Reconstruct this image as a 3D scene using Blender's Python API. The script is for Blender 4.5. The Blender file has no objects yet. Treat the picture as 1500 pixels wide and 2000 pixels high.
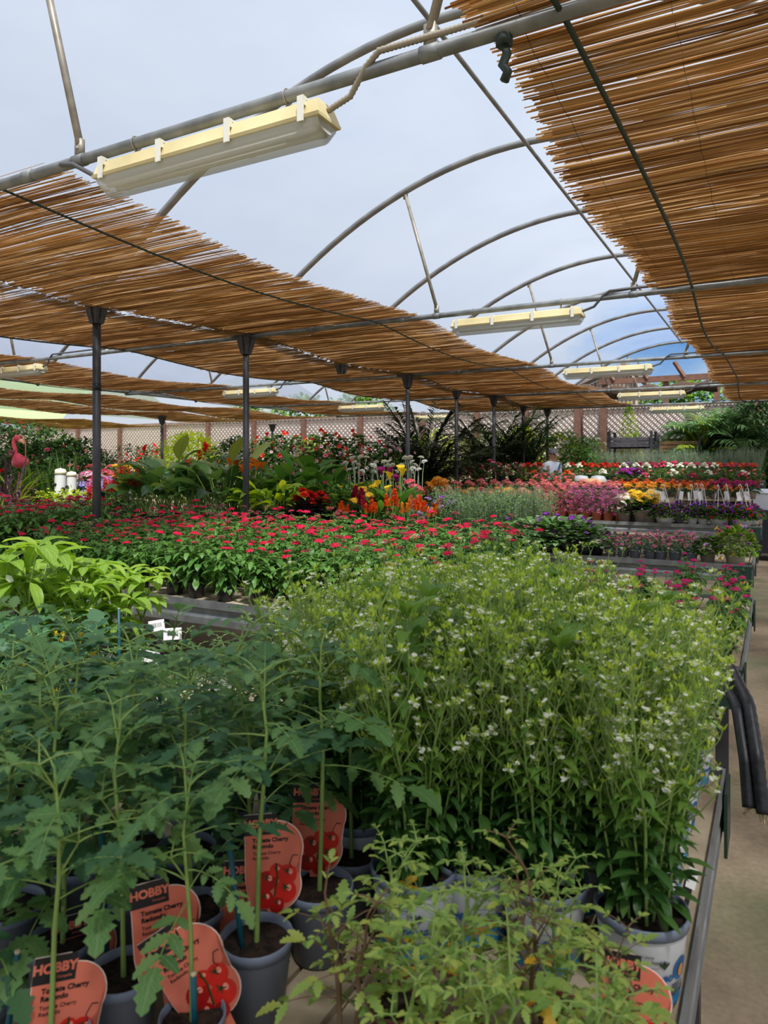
import bpy, math, random
from mathutils import Vector, Matrix
sin, cos, pi = math.sin, math.cos, math.pi
rad = math.radians
R = random.Random(11)
U = R.uniform
SC = bpy.context.scene
COL = SC.collection

# ---------------------------------------------------------------- camera frame
TH = rad(28.88); CT, ST = cos(TH), sin(TH); F = 1387.0; EYE = 1.5
def x_at(u, Y):
    t = (u - 750) / F
    return Y * (t * CT - ST) / (CT + t * ST)
def depth(X, Y): return -X * ST + Y * CT
def z_at(v, X, Y): return EYE - (v - 905) / F * depth(X, Y)
def at_d(u, d):
    xc = (u - 750) / F * d
    return xc * CT - d * ST, xc * ST + d * CT

cam = bpy.data.cameras.new('camera'); co = bpy.data.objects.new('camera', cam); COL.objects.link(co)
co.location = (0, 0, EYE); co.rotation_euler = (pi / 2, 0, TH)
cam.lens = F / 2000 * 36; cam.sensor_width = 36; cam.shift_y = -95 / 2000
cam.clip_start = .02; cam.clip_end = 400
cam.dof.use_dof = True; cam.dof.focus_distance = 3.6; cam.dof.aperture_fstop = 7.0
SC.camera = co

# ---------------------------------------------------------------- materials
def lin(c):
    return tuple((x / 255 / 12.92 if x / 255 <= .04045 else ((x / 255 + .055) / 1.055) ** 2.4) for x in c)
MATS = {}
def _new(name):
    m = bpy.data.materials.new(name); m.use_nodes = True
    nt = m.node_tree; nt.nodes.clear()
    out = nt.nodes.new('ShaderNodeOutputMaterial')
    MATS[name] = m
    return m, nt, out
def _ramp(nt, cols, pos=None):
    r = nt.nodes.new('ShaderNodeValToRGB'); e = r.color_ramp.elements
    n = len(cols)
    while len(e) < n: e.new(.5)
    for i, c in enumerate(cols):
        e[i].position = pos[i] if pos else i / (n - 1)
        e[i].color = (*lin(c), 1)
    return r
def plain(name, c, rough=.5, metal=0, spec=.4, noise=0, nscale=8, c2=None, bump=0):
    m, nt, out = _new(name)
    b = nt.nodes.new('ShaderNodeBsdfPrincipled')
    b.inputs['Roughness'].default_value = rough; b.inputs['Metallic'].default_value = metal
    b.inputs['Specular IOR Level'].default_value = spec
    if c2 or bump:
        tc = nt.nodes.new('ShaderNodeTexCoord'); nz = nt.nodes.new('ShaderNodeTexNoise')
        nz.inputs['Scale'].default_value = nscale; nz.inputs['Detail'].default_value = 5
        nt.links.new(tc.outputs['Object'], nz.inputs['Vector'])
        rp = _ramp(nt, [c, c2 or c], [.38, .64])
        nt.links.new(nz.outputs['Fac'], rp.inputs['Fac']); nt.links.new(rp.outputs['Color'], b.inputs['Base Color'])
        if bump:
            bp = nt.nodes.new('ShaderNodeBump'); bp.inputs['Strength'].default_value = bump; bp.inputs['Distance'].default_value = .01
            nt.links.new(nz.outputs['Fac'], bp.inputs['Height']); nt.links.new(bp.outputs['Normal'], b.inputs['Normal'])
    else:
        b.inputs['Base Color'].default_value = (*lin(c), 1)
    nt.links.new(b.outputs['BSDF'], out.inputs['Surface'])
    return m
def leafm(name, cols, trans=.35, rough=.45, vein=None, spec=.35, tcol=None, veins=7):
    """leaf / petal: colour picked per leaf, light passes through."""
    m, nt, out = _new(name)
    g = nt.nodes.new('ShaderNodeNewGeometry')
    rp = _ramp(nt, cols)
    nt.links.new(g.outputs['Random Per Island'], rp.inputs['Fac'])
    colout = rp.outputs['Color']
    if vein:
        uv = nt.nodes.new('ShaderNodeTexCoord'); sp = nt.nodes.new('ShaderNodeSeparateXYZ')
        nt.links.new(uv.outputs['UV'], sp.inputs[0])
        def M(op, a, b=None, v=None):
            n = nt.nodes.new('ShaderNodeMath'); n.operation = op
            nt.links.new(a, n.inputs[0])
            if b is not None: nt.links.new(b, n.inputs[1])
            elif v is not None: n.inputs[1].default_value = v
            return n.outputs[0]
        ax = M('ABSOLUTE', M('SUBTRACT', sp.outputs[0], v=.5))
        ph = M('SUBTRACT', M('MULTIPLY', sp.outputs[1], v=veins), M('MULTIPLY', ax, v=5.0))
        ln = M('GREATER_THAN', M('COSINE', M('MULTIPLY', ph, v=2 * pi)), v=.86)
        mid = M('LESS_THAN', ax, v=.045)
        fac = M('MULTIPLY', M('MAXIMUM', ln, mid), v=.55)
        mx = nt.nodes.new('ShaderNodeMix'); mx.data_type = 'RGBA'
        nt.links.new(fac, mx.inputs['Factor']); nt.links.new(colout, mx.inputs['A'])
        mx.inputs['B'].default_value = (*lin(vein), 1)
        colout = mx.outputs['Result']
    b = nt.nodes.new('ShaderNodeBsdfPrincipled')
    b.inputs['Roughness'].default_value = rough; b.inputs['Specular IOR Level'].default_value = spec
    nt.links.new(colout, b.inputs['Base Color'])
    t = nt.nodes.new('ShaderNodeBsdfTranslucent')
    hs = nt.nodes.new('ShaderNodeHueSaturation'); hs.inputs['Value'].default_value = 1.5 if tcol is None else tcol
    hs.inputs['Hue'].default_value = .485; hs.inputs['Saturation'].default_value = 1.1
    nt.links.new(colout, hs.inputs['Color']); nt.links.new(hs.outputs['Color'], t.inputs['Color'])
    x = nt.nodes.new('ShaderNodeMixShader'); x.inputs['Fac'].default_value = trans
    nt.links.new(b.outputs['BSDF'], x.inputs[1]); nt.links.new(t.outputs['BSDF'], x.inputs[2])
    nt.links.new(x.outputs['Shader'], out.inputs['Surface'])
    return m
def petal(name, *cols, trans=.3):
    m = leafm(name, list(cols), trans=trans, rough=.6, spec=.2, tcol=1.05)
    for n in m.node_tree.nodes:
        if n.type == 'HUE_SAT': n.inputs['Hue'].default_value = .5; n.inputs['Saturation'].default_value = 1.0
    return m

# ---------------------------------------------------------------- mesh builder
class MB:
    def __init__(s): s.v = []; s.f = []; s.m = []; s.uv = []
    def add(s, p, uv=(0, 0)):
        s.v.append((p[0], p[1], p[2])); s.uv.append(uv); return len(s.v) - 1
    def face(s, idx, m=0): s.f.append(tuple(idx)); s.m.append(m)
    def mesh(s, name, mats, smooth=True):
        me = bpy.data.meshes.new(name)
        me.from_pydata(s.v, [], s.f)
        for m in (mats if isinstance(mats, (list, tuple)) else [mats]):
            me.materials.append(MATS[m] if isinstance(m, str) else m)
        me.polygons.foreach_set('material_index', s.m)
        me.polygons.foreach_set('use_smooth', [smooth] * len(s.f))
        uvl = me.uv_layers.new(name='UVMap')
        li = [0] * len(me.loops); me.loops.foreach_get('vertex_index', li)
        flat = []
        for i in li: flat.extend(s.uv[i])
        uvl.data.foreach_set('uv', flat)
        me.update()
        return me

def basis(t):
    t = t.normalized()
    a = Vector((0, 0, 1)) if abs(t.z) < .9 else Vector((1, 0, 0))
    x = t.cross(a).normalized()
    return x, t.cross(x).normalized(), t
def tube(mb, pts, r, n=5, m=0, cap=True):
    pts = [Vector(p) for p in pts]; k = len(pts)
    rs = r if isinstance(r, (list, tuple)) else [r] * k
    rings = []; x = None
    for i, p in enumerate(pts):
        t = (pts[min(i + 1, k - 1)] - pts[max(i - 1, 0)])
        if t.length < 1e-9: t = Vector((0, 0, 1))
        t.normalize()
        if x is None: x, y, _ = basis(t)
        else:
            x = (x - t * x.dot(t))
            if x.length < 1e-6: x, y, _ = basis(t)
            x.normalize(); y = t.cross(x)
        y = t.cross(x)
        rings.append([mb.add(p + x * (cos(2 * pi * j / n) * rs[i]) + y * (sin(2 * pi * j / n) * rs[i])) for j in range(n)])
    for a, b in zip(rings, rings[1:]):
        for j in range(n):
            mb.face((a[j], a[(j + 1) % n], b[(j + 1) % n], b[j]), m)
    if cap:
        mb.face(rings[0][::-1], m); mb.face(rings[-1], m)
def box(mb, lo, hi, m=0):
    x0, y0, z0 = lo; x1, y1, z1 = hi
    i = [mb.add(p) for p in ((x0, y0, z0), (x1, y0, z0), (x1, y1, z0), (x0, y1, z0), (x0, y0, z1), (x1, y0, z1), (x1, y1, z1), (x0, y1, z1))]
    for q in ((0, 3, 2, 1), (4, 5, 6, 7), (0, 1, 5, 4), (1, 2, 6, 5), (2, 3, 7, 6), (3, 0, 4, 7)):
        mb.face([i[k] for k in q], m)
def lathe(mb, prof, n=16, m=0, c=(0, 0, 0), cap0=False, cap1=False, ms=None):
    rings = []
    for r, z in prof:
        rings.append([mb.add((c[0] + r * cos(2 * pi * j / n), c[1] + r * sin(2 * pi * j / n), c[2] + z)) for j in range(n)])
    for k, (a, b) in enumerate(zip(rings, rings[1:])):
        for j in range(n):
            mb.face((a[j], a[(j + 1) % n], b[(j + 1) % n], b[j]), ms[k] if ms else m)
    if cap0: mb.face(rings[0][::-1], ms[0] if ms else m)
    if cap1: mb.face(rings[-1], ms[-1] if ms else m)
def ball(mb, c, r, m=0, n=8, k=5, sq=1.0):
    prof = [(max(1e-4, r * sin(pi * i / k)), -r * sq * cos(pi * i / k)) for i in range(k + 1)]
    lathe(mb, prof, n, m, c)
def extrude_poly(mb, pts, y0, y1, m=0):
    """pts: (x, z) outline, counter-clockwise seen from -Y; solid between y0 and y1."""
    a = [mb.add((x, y0, z)) for x, z in pts]; b = [mb.add((x, y1, z)) for x, z in pts]
    mb.face(a, m); mb.face(b[::-1], m)
    n = len(pts)
    for i in range(n): mb.face((a[i], b[i], b[(i + 1) % n], a[(i + 1) % n]), m)

OV = [0, .62, .95, .9, .6, 0]            # ovate
LAN = [0, .6, 1, .8, .4, 0]              # lance
STRAP = [.5, .8, 1, .9, .7, 0]
OBO = [.15, .45, .85, 1, .7, 0]
JAG = [0, .55, .42, .95, .6, 1.0, .55, .75, .4, .42, 0]   # lobed tomato leaflet
SIMPLE = [0, 1, 0]
SIMPLE4 = [0, .9, .8, 0]
def leaf(mb, base, az, el, L, W, droop=.6, prof=OV, fold=.22, m=0, twist=0.0):
    n = len(prof) - 1
    p = Vector(base); prev = None
    ca, sa = cos(az), sin(az)
    lat0 = Vector((-sa, ca, 0))
    for i, w in enumerate(prof):
        t = i / n; e = el - droop * t
        d = Vector((ca * cos(e), sa * cos(e), sin(e)))
        if i: p = p + d * (L / n)
        up = d.cross(lat0)
        lat = lat0 * cos(twist) + up * sin(twist); upn = d.cross(lat)
        hw = W * w / 2
        if hw < 1e-6:
            row = [mb.add(p, (.5, t))]
        else:
            row = [mb.add(p + lat * hw + upn * (fold * hw), (0, t)), mb.add(p, (.5, t)), mb.add(p - lat * hw + upn * (fold * hw), (1, t))]
        if prev:
            if len(prev) == 1 and len(row) == 3:
                mb.face((prev[0], row[1], row[0]), m); mb.face((prev[0], row[2], row[1]), m)
            elif len(prev) == 3 and len(row) == 1:
                mb.face((prev[0], prev[1], row[0]), m); mb.face((prev[1], prev[2], row[0]), m)
            elif len(prev) == 3:
                mb.face((prev[0], prev[1], row[1], row[0]), m); mb.face((prev[1], prev[2], row[2], row[1]), m)
        prev = row
    return p
def floret(mb, c, nrm, r, n=5, cup=.25, m=0, w=.8, mc=None, rc=.2):
    """small open flower: n petals around c facing nrm; mc colours its eye."""
    x, y, t = basis(Vector(nrm)); c = Vector(c); a0 = U(0, 6)
    for k in range(n):
        a = a0 + 2 * pi * k / n; d = x * cos(a) + y * sin(a); l = x * -sin(a) + y * cos(a)
        i = mb.add(c); q = r * w * .62
        p1 = mb.add(c + d * (r * .62) + l * q + t * (r * cup * .7)); p2 = mb.add(c + d * r + t * (r * cup)); p3 = mb.add(c + d * (r * .62) - l * q + t * (r * cup * .7))
        mb.face((i, p3, p2, p1), m)
    if mc is not None:
        ids = [mb.add(c + t * (r * .12) + (x * cos(2 * pi * k / 5) + y * sin(2 * pi * k / 5)) * (r * rc)) for k in range(5)]
        mb.face(ids, mc)
def dome_dir(tmin=.1):
    z = U(tmin, 1); a = U(0, 2 * pi); s = math.sqrt(1 - z * z)
    return Vector((s * cos(a), s * sin(a), z))
def fib(n, zmin=0.0):
    out = []
    for i in range(n):
        z = 1 - (1 - zmin) * (i + .5) / n; a = i * 2.39996
        s = math.sqrt(max(0, 1 - z * z)); out.append(Vector((s * cos(a), s * sin(a), z)))
    return out

# ---------------------------------------------------------------- objects
def ob(name, me, parent=None, loc=(0, 0, 0), rot=(0, 0, 0), sc=1.0, kind=None, label=None):
    o = bpy.data.objects.new(name, me); COL.objects.link(o)
    o.location = loc; o.rotation_euler = rot
    o.scale = (sc, sc, sc) if not isinstance(sc, (tuple, list)) else sc
    if parent: o.parent = parent
    if kind: o['kind'] = kind
    if label: o['label'] = label
    return o
def tag(o, label, cat, group=None):
    o['label'] = label; o['category'] = cat
    if group: o['group'] = group
    return o
def thing(name, label=None, cat=None, loc=(0, 0, 0), rotz=0, group=None):
    o = bpy.data.objects.new(name, None); COL.objects.link(o)
    o.location = loc; o.rotation_euler = (0, 0, rotz); o.empty_display_size = .05
    if label: tag(o, label, cat, group)
    return o
def struct(name, me, loc=(0, 0, 0), rot=(0, 0, 0)):
    return ob(name, me, None, loc, rot, kind='structure')
USED = set()
KIDS = {}
def kids_of(o):
    return [c for c in o.children]
def copy_tree(o, parent=None, kids=None):
    c = o.copy(); COL.objects.link(c); c.parent = parent
    for ch, sub in (kids if kids is not None else tree(o)): copy_tree(ch, c, sub)
    return c
def tree(o):
    return [(ch, tree(ch)) for ch in o.children]
class Proto:
    """first place() moves the built thing itself, later ones copy it with its parts."""
    def __init__(s, root): s.root = root; s.used = False; s.tree = tree(root)
    def height(s):
        if not hasattr(s, 'h'):
            def top(kids, z, sc):
                m = 0
                for o, sub in kids:
                    zz = z + o.location.z * sc; ss = sc * o.scale.z
                    if o.type == 'MESH':
                        v = sorted(q.co.z for q in o.data.vertices); m = max(m, zz + v[int(len(v) * .985)] * ss)
                    m = max(m, top(sub, zz, ss))
                return m
            s.h = top(s.tree, 0, 1)
        return s.h
    def place(s, loc, rotz=0, sc=1.0, label=None, group=None, cat=None, tilt=(0, 0)):
        if not s.used: o = s.root; s.used = True
        else: o = copy_tree(s.root, None, s.tree)
        o.location = loc; o.rotation_euler = (tilt[0], tilt[1], rotz)
        o.scale = (sc, sc, sc) if not isinstance(sc, (tuple, list)) else sc
        if label: o['label'] = label
        if group: o['group'] = group
        if cat: o['category'] = cat
        return o
ORD = ('first second third fourth fifth sixth seventh eighth ninth tenth eleventh twelfth thirteenth fourteenth fifteenth sixteenth '
       'seventeenth eighteenth nineteenth twentieth twenty-first twenty-second twenty-third twenty-fourth twenty-fifth twenty-sixth').split()
def font_mesh(body, size, mat, bold=0, shear=0, extrude=.0002, align='CENTER'):
    cu = bpy.data.curves.new('lettering', 'FONT'); cu.body = body; cu.size = size; cu.align_x = align; cu.align_y = 'CENTER'
    cu.offset = bold; cu.shear = shear; cu.extrude = extrude; cu.resolution_u = 3
    o = bpy.data.objects.new('lettering', cu); COL.objects.link(o)
    dg = bpy.context.evaluated_depsgraph_get(); dg.update()
    me = bpy.data.meshes.new_from_object(o.evaluated_get(dg))
    bpy.data.objects.remove(o); bpy.data.curves.remove(cu)
    v = [tuple(x.co) for x in me.vertices]; f = [tuple(p.vertices) for p in me.polygons]
    bpy.data.meshes.remove(me)
    return v, f
def add_text(mb, body, size, fn, m=0, **k):
    """letters in the (x, y) plane, every point sent through fn(x, y, z)."""
    v, f = font_mesh(body, size, None, **k); o = len(mb.v)
    for p in v: mb.add(fn(*p))
    for q in f: mb.face([i + o for i in q], m)
# ---------------------------------------------------------------- palette
plain('steel_grey', (122, 123, 122), .5, .2, c2=(144, 144, 140), nscale=6)
plain('galvanised', (110, 113, 113), .6, .3, c2=(136, 138, 136), nscale=9)
plain('dark_steel', (62, 62, 64), .5, .3, c2=(78, 78, 80), nscale=5)
plain('strut_metal', (158, 150, 136), .5, .35, c2=(132, 124, 110), nscale=10)
plain('wire_green', (38, 52, 44), .6)
plain('rope_dark', (36, 40, 36), .8)
plain('cream_plastic', (206, 190, 140), .5, c2=(222, 207, 158), nscale=4)
plain('conduit_beige', (150, 140, 122), .6); plain('conduit_dark', (84, 84, 86), .5)
plain('white_plastic', (222, 222, 218), .4); plain('clip_white', (225, 222, 208), .35, .1)
plain('green_plate', (26, 58, 48), .4, spec=.6); plain('black_rubber', (26, 28, 30), .45, c2=(44, 46, 50), nscale=60)
plain('wood_plank', (186, 170, 144), .85, c2=(146, 128, 104), nscale=5, bump=.3)
plain('soil', (58, 42, 32), .95, c2=(24, 18, 15), nscale=90, bump=.8)
plain('crumbs', (52, 40, 31), .95)
plain('pot_black', (34, 35, 38), .4); plain('pot_grey', (92, 97, 106), .45); plain('pot_white', (206, 210, 214), .4)
plain('pot_terracotta', (150, 82, 58), .7); plain('pot_beige', (192, 184, 160), .55); plain('pot_taupe', (140, 128, 118), .5)
plain('pot_brown', (118, 62, 50), .6); plain('rim_blue', (120, 130, 150), .4)
plain('print_blue', (32, 96, 150), .5); plain('print_cyan', (60, 150, 200), .5); plain('print_green', (40, 62, 40), .6); plain('print_orange', (206, 140, 66), .6)
plain('print_dark', (52, 58, 70), .6)
plain('stake_teal', (14, 82, 96), .4); plain('stake_wood', (200, 184, 150), .7)
plain('card_coral', (222, 118, 94), .5); plain('card_black', (24, 22, 26), .5); plain('card_white', (236, 234, 230), .5); plain('card_edge', (246, 226, 214), .5)
plain('tomato_red', (214, 36, 24), .4); plain('tomato_deep', (168, 20, 16), .4); plain('print_shine', (248, 150, 130), .4); plain('calyx', (44, 66, 30), .6)
plain('brown_timber', (112, 80, 66), .75, c2=(92, 66, 56), nscale=7)
plain('lattice_wood', (138, 116, 106), .8, c2=(120, 98, 88), nscale=6); plain('screen_pale', (244, 238, 236), .9)
plain('dark_mat', (82, 62, 46), .95, c2=(50, 38, 30), nscale=30)
plain('stem_green', (132, 160, 84), .6); plain('stem_dark', (66, 84, 46), .6); plain('stem_brown', (104, 82, 58), .8); plain('stem_grey', (120, 136, 110), .7); plain('stem_pale', (168, 186, 150), .6)
plain('trunk', (92, 72, 54), .9, c2=(70, 54, 40), nscale=20)
plain('skin', (214, 160, 132), .6); plain('shirt_white', (226, 236, 246), .8); plain('cap_grey', (120, 122, 128), .8); plain('trousers', (50, 58, 80), .8); plain('strap_blue', (50, 84, 140), .7); plain('eye_dark', (30, 24, 22), .4)
plain('flamingo_pink', (232, 84, 104), .4); plain('flamingo_pale', (246, 196, 200), .5); plain('beak_cream', (240, 190, 160), .4); plain('gold', (186, 150, 92), .4, .6)
plain('ornament_cream', (238, 230, 196), .45); plain('house_wall', (196, 176, 160), .9); plain('roof_edge', (92, 86, 84), .8)
plain('lavender_soil', (70, 60, 50), .9); plain('cart_dark', (44, 46, 54), .5); plain('crate_white', (214, 222, 232), .5); plain('crate_grey', (96, 92, 96), .6, c2=(70, 66, 70), nscale=14); plain('net_pot_brown', (170, 128, 92), .7)
plain('lid_grey', (168, 172, 172), .5); plain('tan_paper', (206, 160, 112), .8)
# foliage
leafm('l_tomato', [(70, 112, 62), (92, 134, 74), (116, 152, 88)], .33, .55, vein=(128, 160, 104), veins=4)
leafm('l_tomato_dark', [(52, 92, 64), (66, 108, 72), (84, 124, 80)], .28, .5, vein=(78, 112, 76), veins=5)
leafm('l_seedling', [(104, 144, 68), (130, 166, 80), (158, 184, 96), (176, 188, 92)], .38, .5, vein=(150, 168, 100), veins=4)
leafm('l_yellow', [(208, 160, 34), (214, 178, 60), (196, 132, 36)], .35, .5)
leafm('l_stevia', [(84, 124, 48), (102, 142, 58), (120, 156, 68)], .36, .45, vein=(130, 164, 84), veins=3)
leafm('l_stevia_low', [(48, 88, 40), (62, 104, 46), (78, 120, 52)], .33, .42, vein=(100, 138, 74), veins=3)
leafm('l_bud', [(154, 184, 60), (174, 202, 76), (196, 216, 100)], .4, .5)
leafm('l_pepper', [(112, 150, 48), (136, 172, 62), (158, 186, 74)], .42, .35, spec=.45, vein=(178, 200, 110), veins=5)
leafm('l_pepper_dark', [(74, 116, 40), (96, 138, 48), (118, 156, 58)], .38, .35, spec=.45, vein=(140, 168, 84), veins=5)
leafm('l_pentas', [(70, 116, 50), (90, 136, 58), (114, 156, 76)], .33, .42, vein=(118, 150, 86), veins=7)
leafm('l_mid', [(54, 92, 40), (72, 114, 48), (98, 136, 62)], .33, .5)
leafm('l_dark', [(28, 52, 28), (42, 70, 36), (58, 88, 46)], .25, .45)
leafm('l_sage', [(104, 132, 92), (126, 152, 108), (144, 168, 122)], .33, .6)
leafm('l_lime', [(168, 196, 40), (190, 212, 58), (206, 222, 84)], .45, .5)
leafm('l_canna', [(46, 86, 44), (66, 108, 50), (96, 130, 62), (146, 160, 70)], .33, .35, spec=.5, vein=(96, 128, 72), veins=9)
leafm('l_calla', [(62, 106, 42), (86, 130, 54), (110, 150, 64)], .36, .4)
leafm('l_strap', [(50, 84, 36), (74, 110, 46), (98, 132, 58)], .33, .45)
leafm('l_purple', [(70, 50, 60), (96, 70, 78), (120, 96, 98)], .28, .5)
leafm('l_blackish', [(38, 32, 34), (52, 42, 42), (66, 56, 54)], .2, .4)
leafm('l_palm_dark', [(34, 44, 26), (48, 60, 34), (64, 76, 44)], .25, .4)
leafm('l_palm', [(100, 138, 86), (124, 160, 106), (148, 178, 122)], .35, .45)
leafm('l_cycad', [(150, 172, 50), (178, 192, 62), (198, 206, 82)], .4, .45)
leafm('l_lavender', [(108, 124, 98), (130, 146, 116), (150, 164, 132)], .3, .7)
leafm('l_moss', [(112, 134, 40), (142, 158, 52)], .35, .6)
# petals
petal('p_white', (238, 240, 230), (248, 248, 240)); petal('p_cream', (236, 226, 190), (246, 240, 214))
petal('p_crimson', (200, 14, 58), (222, 24, 72), (232, 44, 92)); petal('p_magenta', (206, 30, 110), (226, 52, 130))
petal('p_wine', (120, 16, 46), (150, 24, 58)); petal('p_budpink', (150, 84, 84), (172, 110, 100), (128, 96, 72))
petal('p_red', (210, 20, 24), (226, 40, 34)); petal('p_scarlet', (226, 52, 30), (236, 74, 40)); petal('p_orange', (236, 112, 24), (244, 136, 36))
petal('p_coral', (226, 98, 92), (236, 122, 112)); petal('p_coralorange', (236, 116, 74), (240, 138, 96)); petal('p_yellow', (244, 202, 28), (250, 218, 60)); petal('p_gold', (240, 178, 48), (246, 196, 70))
petal('p_pink', (226, 122, 164), (238, 150, 186)); petal('p_rosepink', (214, 70, 110), (228, 100, 136)); petal('p_palepink', (240, 196, 208), (248, 216, 222)); petal('p_salmon', (236, 132, 128), (242, 158, 148))
petal('p_mauve', (176, 84, 150), (194, 108, 166)); petal('p_dustypink', (204, 84, 130), (216, 110, 148)); petal('p_purple', (128, 40, 160), (150, 60, 182)); petal('p_plum', (140, 22, 96), (164, 34, 116)); petal('p_blue', (112, 118, 208), (140, 146, 224)); petal('p_violet', (70, 62, 150), (92, 84, 170)); petal('p_lilac', (186, 160, 206), (204, 184, 220))
petal('p_dry', (170, 128, 70), (190, 150, 92))

# reed: light glows through the stalks
m, nt, out = _new('reed')
g = nt.nodes.new('ShaderNodeNewGeometry'); rp = _ramp(nt, [(134, 94, 56), (176, 132, 82), (204, 164, 110), (226, 194, 142), (150, 106, 64)])
nt.links.new(g.outputs['Random Per Island'], rp.inputs['Fac'])
b = nt.nodes.new('ShaderNodeBsdfPrincipled'); b.inputs['Roughness'].default_value = .6; b.inputs['Specular IOR Level'].default_value = .3
t = nt.nodes.new('ShaderNodeBsdfTranslucent'); x = nt.nodes.new('ShaderNodeMixShader'); x.inputs['Fac'].default_value = .53
nt.links.new(rp.outputs['Color'], b.inputs['Base Color']); nt.links.new(rp.outputs['Color'], t.inputs['Color'])
nt.links.new(b.outputs['BSDF'], x.inputs[1]); nt.links.new(t.outputs['BSDF'], x.inputs[2]); nt.links.new(x.outputs['Shader'], out.inputs['Surface'])

def film(name, col, clear, haze=1.0):
    m, nt, out = _new(name)
    tr = nt.nodes.new('ShaderNodeBsdfTransparent'); tr.inputs['Color'].default_value = (*[.5 + .5 * c for c in lin(col)], 1) if col[0] > 200 else (*lin(col), 1)
    tl = nt.nodes.new('ShaderNodeBsdfTranslucent'); tl.inputs['Color'].default_value = (*[c * haze for c in lin(col)], 1)
    tc = nt.nodes.new('ShaderNodeTexCoord'); nz = nt.nodes.new('ShaderNodeTexNoise'); nz.inputs['Scale'].default_value = .7; nz.inputs['Detail'].default_value = 6
    nt.links.new(tc.outputs['Object'], nz.inputs['Vector'])
    mr = nt.nodes.new('ShaderNodeMapRange'); mr.inputs[1].default_value = .3; mr.inputs[2].default_value = .7
    mr.inputs[3].default_value = 1 - clear - .05; mr.inputs[4].default_value = 1 - clear + .05
    nt.links.new(nz.outputs['Fac'], mr.inputs[0])
    x = nt.nodes.new('ShaderNodeMixShader'); nt.links.new(mr.outputs[0], x.inputs['Fac'])
    nt.links.new(tr.outputs[0], x.inputs[1]); nt.links.new(tl.outputs[0], x.inputs[2]); nt.links.new(x.outputs[0], out.inputs['Surface'])
film('roof_film', (220, 229, 244), .72, .58)
film('roof_film_green', (204, 230, 158), .35)
m, nt, out = _new('diffuser')
b = nt.nodes.new('ShaderNodeBsdfPrincipled'); b.inputs['Base Color'].default_value = (*lin((206, 208, 200)), 1); b.inputs['Roughness'].default_value = .25
tr = nt.nodes.new('ShaderNodeBsdfTransparent'); x = nt.nodes.new('ShaderNodeMixShader'); x.inputs['Fac'].default_value = .6
nt.links.new(tr.outputs[0], x.inputs[1]); nt.links.new(b.outputs[0], x.inputs[2]); nt.links.new(x.outputs[0], out.inputs['Surface'])

# concrete aisle: stains of mud and algae
m, nt, out = _new('concrete')
tc = nt.nodes.new('ShaderNodeTexCoord'); n1 = nt.nodes.new('ShaderNodeTexNoise'); n1.inputs['Scale'].default_value = 1.3; n1.inputs['Detail'].default_value = 7; n1.inputs['Roughness'].default_value = .62
n2 = nt.nodes.new('ShaderNodeTexNoise'); n2.inputs['Scale'].default_value = 45; n2.inputs['Detail'].default_value = 4
n3 = nt.nodes.new('ShaderNodeTexNoise'); n3.inputs['Scale'].default_value = .9; n3.inputs['Detail'].default_value = 3
mp = nt.nodes.new('ShaderNodeMapping'); mp.inputs['Location'].default_value = (3.1, 7.7, 0)
nt.links.new(tc.outputs['Object'], n1.inputs['Vector']); nt.links.new(tc.outputs['Object'], n2.inputs['Vector'])
nt.links.new(tc.outputs['Object'], mp.inputs['Vector']); nt.links.new(mp.outputs[0], n3.inputs['Vector'])
r1 = _ramp(nt, [(124, 110, 90), (174, 154, 126), (204, 184, 154)], [.3, .5, .72]); nt.links.new(n1.outputs['Fac'], r1.inputs['Fac'])
r3 = _ramp(nt, [(0, 0, 0), (255, 255, 255)], [.48, .68]); nt.links.new(n3.outputs['Fac'], r3.inputs['Fac'])
mx = nt.nodes.new('ShaderNodeMix'); mx.data_type = 'RGBA'; nt.links.new(r3.outputs['Color'], mx.inputs['Factor']); nt.links.new(r1.outputs['Color'], mx.inputs['A']); mx.inputs['B'].default_value = (*lin((112, 120, 84)), 1)
mm = nt.nodes.new('ShaderNodeMix'); mm.data_type = 'RGBA'; mm.blend_type = 'MULTIPLY'; mm.inputs['Factor'].default_value = .5
nt.links.new(mx.outputs['Result'], mm.inputs['A']); nt.links.new(n2.outputs['Fac'], mm.inputs['B'])
b = nt.nodes.new('ShaderNodeBsdfPrincipled'); b.inputs['Roughness'].default_value = .75; b.inputs['Specular IOR Level'].default_value = .25
bp = nt.nodes.new('ShaderNodeBump'); bp.inputs['Strength'].default_value = .25; bp.inputs['Distance'].default_value = .01
nt.links.new(n2.outputs['Fac'], bp.inputs['Height']); nt.links.new(bp.outputs[0], b.inputs['Normal'])
nt.links.new(mm.outputs['Result'], b.inputs['Base Color']); nt.links.new(b.outputs[0], out.inputs['Surface'])

# ---------------------------------------------------------------- sky and sun
w = bpy.data.worlds.new('sky'); SC.world = w; w.use_nodes = True; nt = w.node_tree; nt.nodes.clear()
out = nt.nodes.new('ShaderNodeOutputWorld'); bg = nt.nodes.new('ShaderNodeBackground'); bg.inputs['Strength'].default_value = .6
tc = nt.nodes.new('ShaderNodeTexCoord')
mp = nt.nodes.new('ShaderNodeMapping'); mp.inputs['Scale'].default_value = (1, 1, 2.2); mp.inputs['Location'].default_value = (.35, .1, .0)
nz = nt.nodes.new('ShaderNodeTexNoise'); nz.inputs['Scale'].default_value = 2.6; nz.inputs['Detail'].default_value = 8; nz.inputs['Roughness'].default_value = .55
nt.links.new(tc.outputs['Generated'], mp.inputs['Vector']); nt.links.new(mp.outputs[0], nz.inputs['Vector'])
rp = _ramp(nt, [(84, 150, 232), (150, 192, 240), (214, 226, 244), (228, 236, 248)], [.30, .42, .52, .75])
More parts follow.
